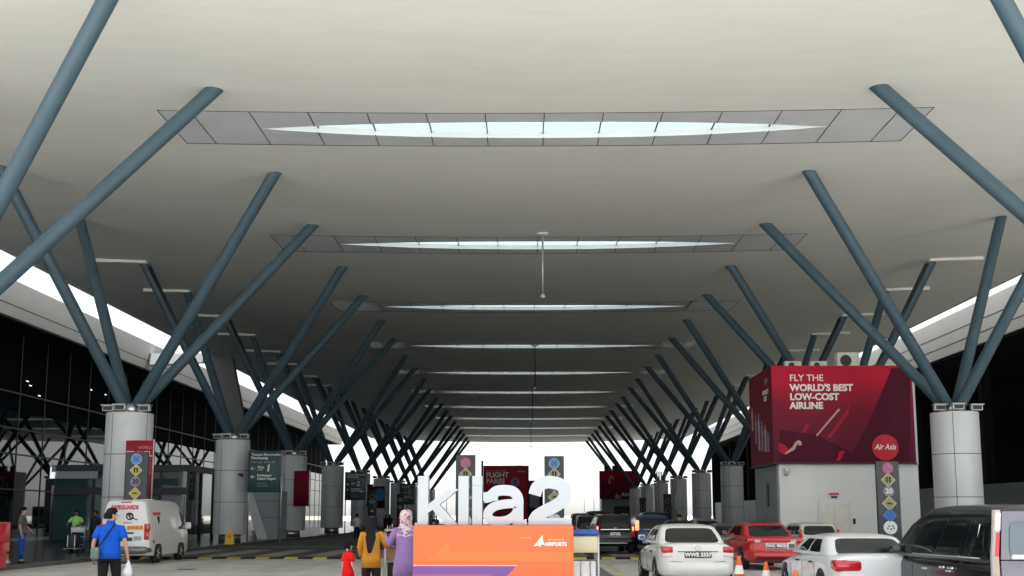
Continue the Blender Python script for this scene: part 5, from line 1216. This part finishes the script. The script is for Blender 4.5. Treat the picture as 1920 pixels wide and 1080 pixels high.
# ------------------------------------------------------------------ luggage trolleys, cones and small things
def trolley(label, loc, rz=0.0, basket='basket', panel=None, n=1, group=None):
    t = thing('luggage_trolley', label, 'trolley', loc, rz, group)
    mb = MB()
    for x in (-.27, .27):
        mb.tube([(x, -.02, .16), (x, .0, 1.02)], .017, 8); mb.tube([(x, 0, .17), (x*.8, .85, .14)], .017, 8)
    mb.tube([(-.27, 0, 1.02), (-.27, -.04, 1.05), (.27, -.04, 1.05), (.27, 0, 1.02)], .018, 8)
    for z in (.30, .62): mb.tube([(-.27, 0, z), (.27, 0, z)], .012, 8)
    for y in (.2, .4, .6, .8): mb.tube([(-.24, y, .165), (.24, y, .165)], .010, 6)
    mb.build('frame', M['galv'], t)
    for x, y in ((-.25, .02), (.25, .02), (0, .8)): MB().disc_x((x-.02, y, .075), .075, .04, 16).build('wheel', M['tyre'], t)
    if basket:
        mb = MB()
        for i in range(9):
            x = -.26+.065*i; mb.box(x-.008, x+.008, .02, .03, .80, 1.0); mb.box(x-.008, x+.008, .30, .31, .86, 1.0)
        for i in range(5): 
            y = .03+.07*i; mb.box(-.27, -.262, y-.008, y+.008, .82, 1.0); mb.box(.262, .27, y-.008, y+.008, .82, 1.0)
        mb.box(-.27, .27, .018, .035, .96, 1.0); mb.box(-.27, .27, .295, .312, .96, 1.0); mb.box(-.275, -.26, .02, .31, .961, .999); mb.box(.26, .275, .02, .31, .961, .999); mb.box(-.26, .26, .03, .30, .80, .81)
        mb.build('basket', M[basket], t)
    if panel: MB().bbox(-.26, .26, -.05, -.02, .80, 1.0, .01).build('notice_panel', M[panel], t)
    return t
tq = at(758, 1040, 20.2)
trolley('luggage trolley with a purple basket pushed by the two women', (tq.x, 20.2, 0), R(-4), 'basket')
MB
cb = thing('cardboard_box', 'brown cardboard box on the trolley between the women', 'box', (tq.x-.05, 20.6, .79), R(-4))
MB().bbox(-.30, .26, -.2, .2, 0, .27, .01).build('carton', M['cardboard'], cb); MB().box(-.03, .03, -.204, .204, .2705, .272).build('tape', M['peach'], cb)
sc_ = thing('suitcase', 'black suitcase lying on the trolley under the brown box', 'suitcase', (tq.x-.02, 20.65, .22), R(-4))
MB().bbox(-.30, .30, -.22, .3, 0, .55, .03).build('shell', M['suitcase'], sc_); MB().bbox(-.1, .1, -.245, -.22, .12, .16, .01).build('handle', M['black_plastic'], sc_)
tn = at(1091, 1030, 17.9)
for k_ in range(4):
    trolley(['frontmost silver trolley of the stack right of the orange sign', 'second silver trolley nested in the stack by the orange sign', 'third silver trolley nested in the stack by the orange sign', 'rearmost silver trolley nested in the stack by orange sign'][k_], (tn.x-.09, 17.9+.24*k_, 0), 0, None, 'sign_cream' if k_ == 0 else 'trolley_blue', group='nested silver trolleys')
MB
tb = bpy.data.objects['luggage_trolley.001']
MB().bbox(-.28, .28, -.07, .03, 1.01, 1.085, .02).build('blue_handle', M['trolley_blue'], tb)
mb = MB(); mb.bbox(-.24, .24, -.04, -.01, .20, .70, .02)
for x in (-.18, -.06, .06, .18): mb.tube([(x, -.05, .22), (x, -.05, .70)], .014, 6)
mb.build('wire_back', M['galv'], tb)
gq = at(139, 1000, 46.2)
gt = trolley('luggage trolley facing the camera in front of lime shirted man', (gq.x, 46.6, PLAT), R(180), 'black_plastic' if False else None, 'light_panel')
MB().bbox(-.28, .28, .02, .05, .80, 1.0, .01).build('notice_panel', M['light_panel'], gt)
bk = thing('suitcase', 'upright dark suitcase on the far left trolley', 'suitcase', (gq.x, 46.15, PLAT+.18))
MB().bbox(-.22, .22, -.2, .2, 0, .55, .03).build('shell', M['suitcase'], bk)
mb = MB(); mb.box(-.16, -.13, -.215, -.201, .05, .5); mb.box(.13, .16, -.215, -.201, .05, .5); mb.build('frame_straps', M['galv'], bk)
bd = at(30, 1000, 36); 
for o_ in bpy.data.objects:
    if o_.name.startswith('luggage_trolley') and o_.location.y < 25: o_.scale = (1.28, 1.28, 1.28)
bl = thing('bollard', 'yellow bollard with silver base ring at far left', 'bollard', (bd.x, 35.3, PLAT))
MB().lathe((0, 0, 0), [(.11, .14), (.125, .16), (.125, .98), (.10, 1.04), (.03, 1.06)], 20).build('post', M['bollard_yellow'], bl); MB().lathe((0, 0, 0), [(.2, 0), (.2, .05), (.15, .10), (.13, .15)], 20).build('base_ring', M['stainless'], bl)
MB().lathe((0, 0, 0), [(.1265, .3), (.1265, .38)], 20).build('band', M['dark_metal'], bl)
rq = at(18, 1000, 31.2)
rx_ = thing('red_bin', 'bright red cabinet at the left edge of the pavement', 'cabinet', (rq.x-1.12, 32.0, PLAT))
MB().bbox(-.42, .45, 0, .6, 0, .72, .03).build('lower_box', M['red_plastic'], rx_); MB().bbox(-.45, .50, -.06, .62, .72, 1.30, .04).build('upper_box', M['red_plastic'], rx_); MB().box(.2, .4, -.066, -.06, 1.0, 1.06).build('notice', M['pink_print'], rx_)
for k_, (px_, pyt, Y, hh) in enumerate(((1385, 1042, 23.8, .78), (1436, 1053, 22.8, .68), (1492, 1069, 19.0, .66))):
    q = at(px_, pyt, Y)
    t = thing('traffic_cone', ['orange traffic cone nearest the white saloon rear, leftmost of three', 'orange traffic cone in the middle, below the red saloon', 'orange traffic cone beside the low white saloon, rightmost'][k_], 'traffic cone', (q.x, Y, 0), 0, 'orange traffic cones between the cars'); H_ = q.z
    MB().lathe((0, 0, 0), [(.17*H_/.75, .03), (.03, H_-.01), (.02, H_)], 24).build('cone_body', M['cone'], t); MB().bbox(-.2, .2, -.2, .2, 0, .035, .01).build('base', M['cone'], t)
    rr = lambda z: .17*H_/.75+(0.03-.17*H_/.75)*(z-.03)/(H_-.04)
    MB().lathe((0, 0, 0), [(rr(H_*.52)+.004, H_*.52), (rr(H_*.75)+.004, H_*.75)], 24, cap=(False, False)).build('white_band', M['paper'], t)
wq = at(411, 1024, 57)
wf_scale = .78
wf = thing('floor_sign', 'yellow folding wet floor sign in front of the second left column', 'floor sign', (wq.x, 59.0, PLAT))
mb = MB(); mb.add([(x*(1-.35*(z/.95)), y, z) for y0_, y1_ in ((-.22, -.02), ) for x in (-.3, .3) for z, y in ((0, y0_), (.95, y1_))]+[(x*(1-.35*(z/.95)), y+.03, z) for x in (-.3, .3) for z, y in ((0, -.22), (.95, -.02))], [(0, 1, 3, 2), (4, 6, 7, 5), (0, 4, 5, 1), (2, 3, 7, 6), (0, 2, 6, 4), (1, 5, 7, 3)]); mb.build('front_board', M['yellow_plastic'], wf)
mb = MB(); mb.add([(x*(1-.35*(z/.95)), y+d, z) for d in (0, .03) for x in (-.3, .3) for z, y in ((0, .22), (.95, .02))], [(0, 1, 3, 2), (4, 6, 7, 5), (0, 4, 5, 1), (2, 3, 7, 6), (0, 2, 6, 4), (1, 5, 7, 3)]); mb.build('back_board', M['yellow_plastic'], wf)
mb = MB(); mb.prism([(-.12, .45), (.12, .45), (0, .68)], -.20, -.12); mb.build('warning_mark', M['cone'], wf); wf.scale = (wf_scale,)*3
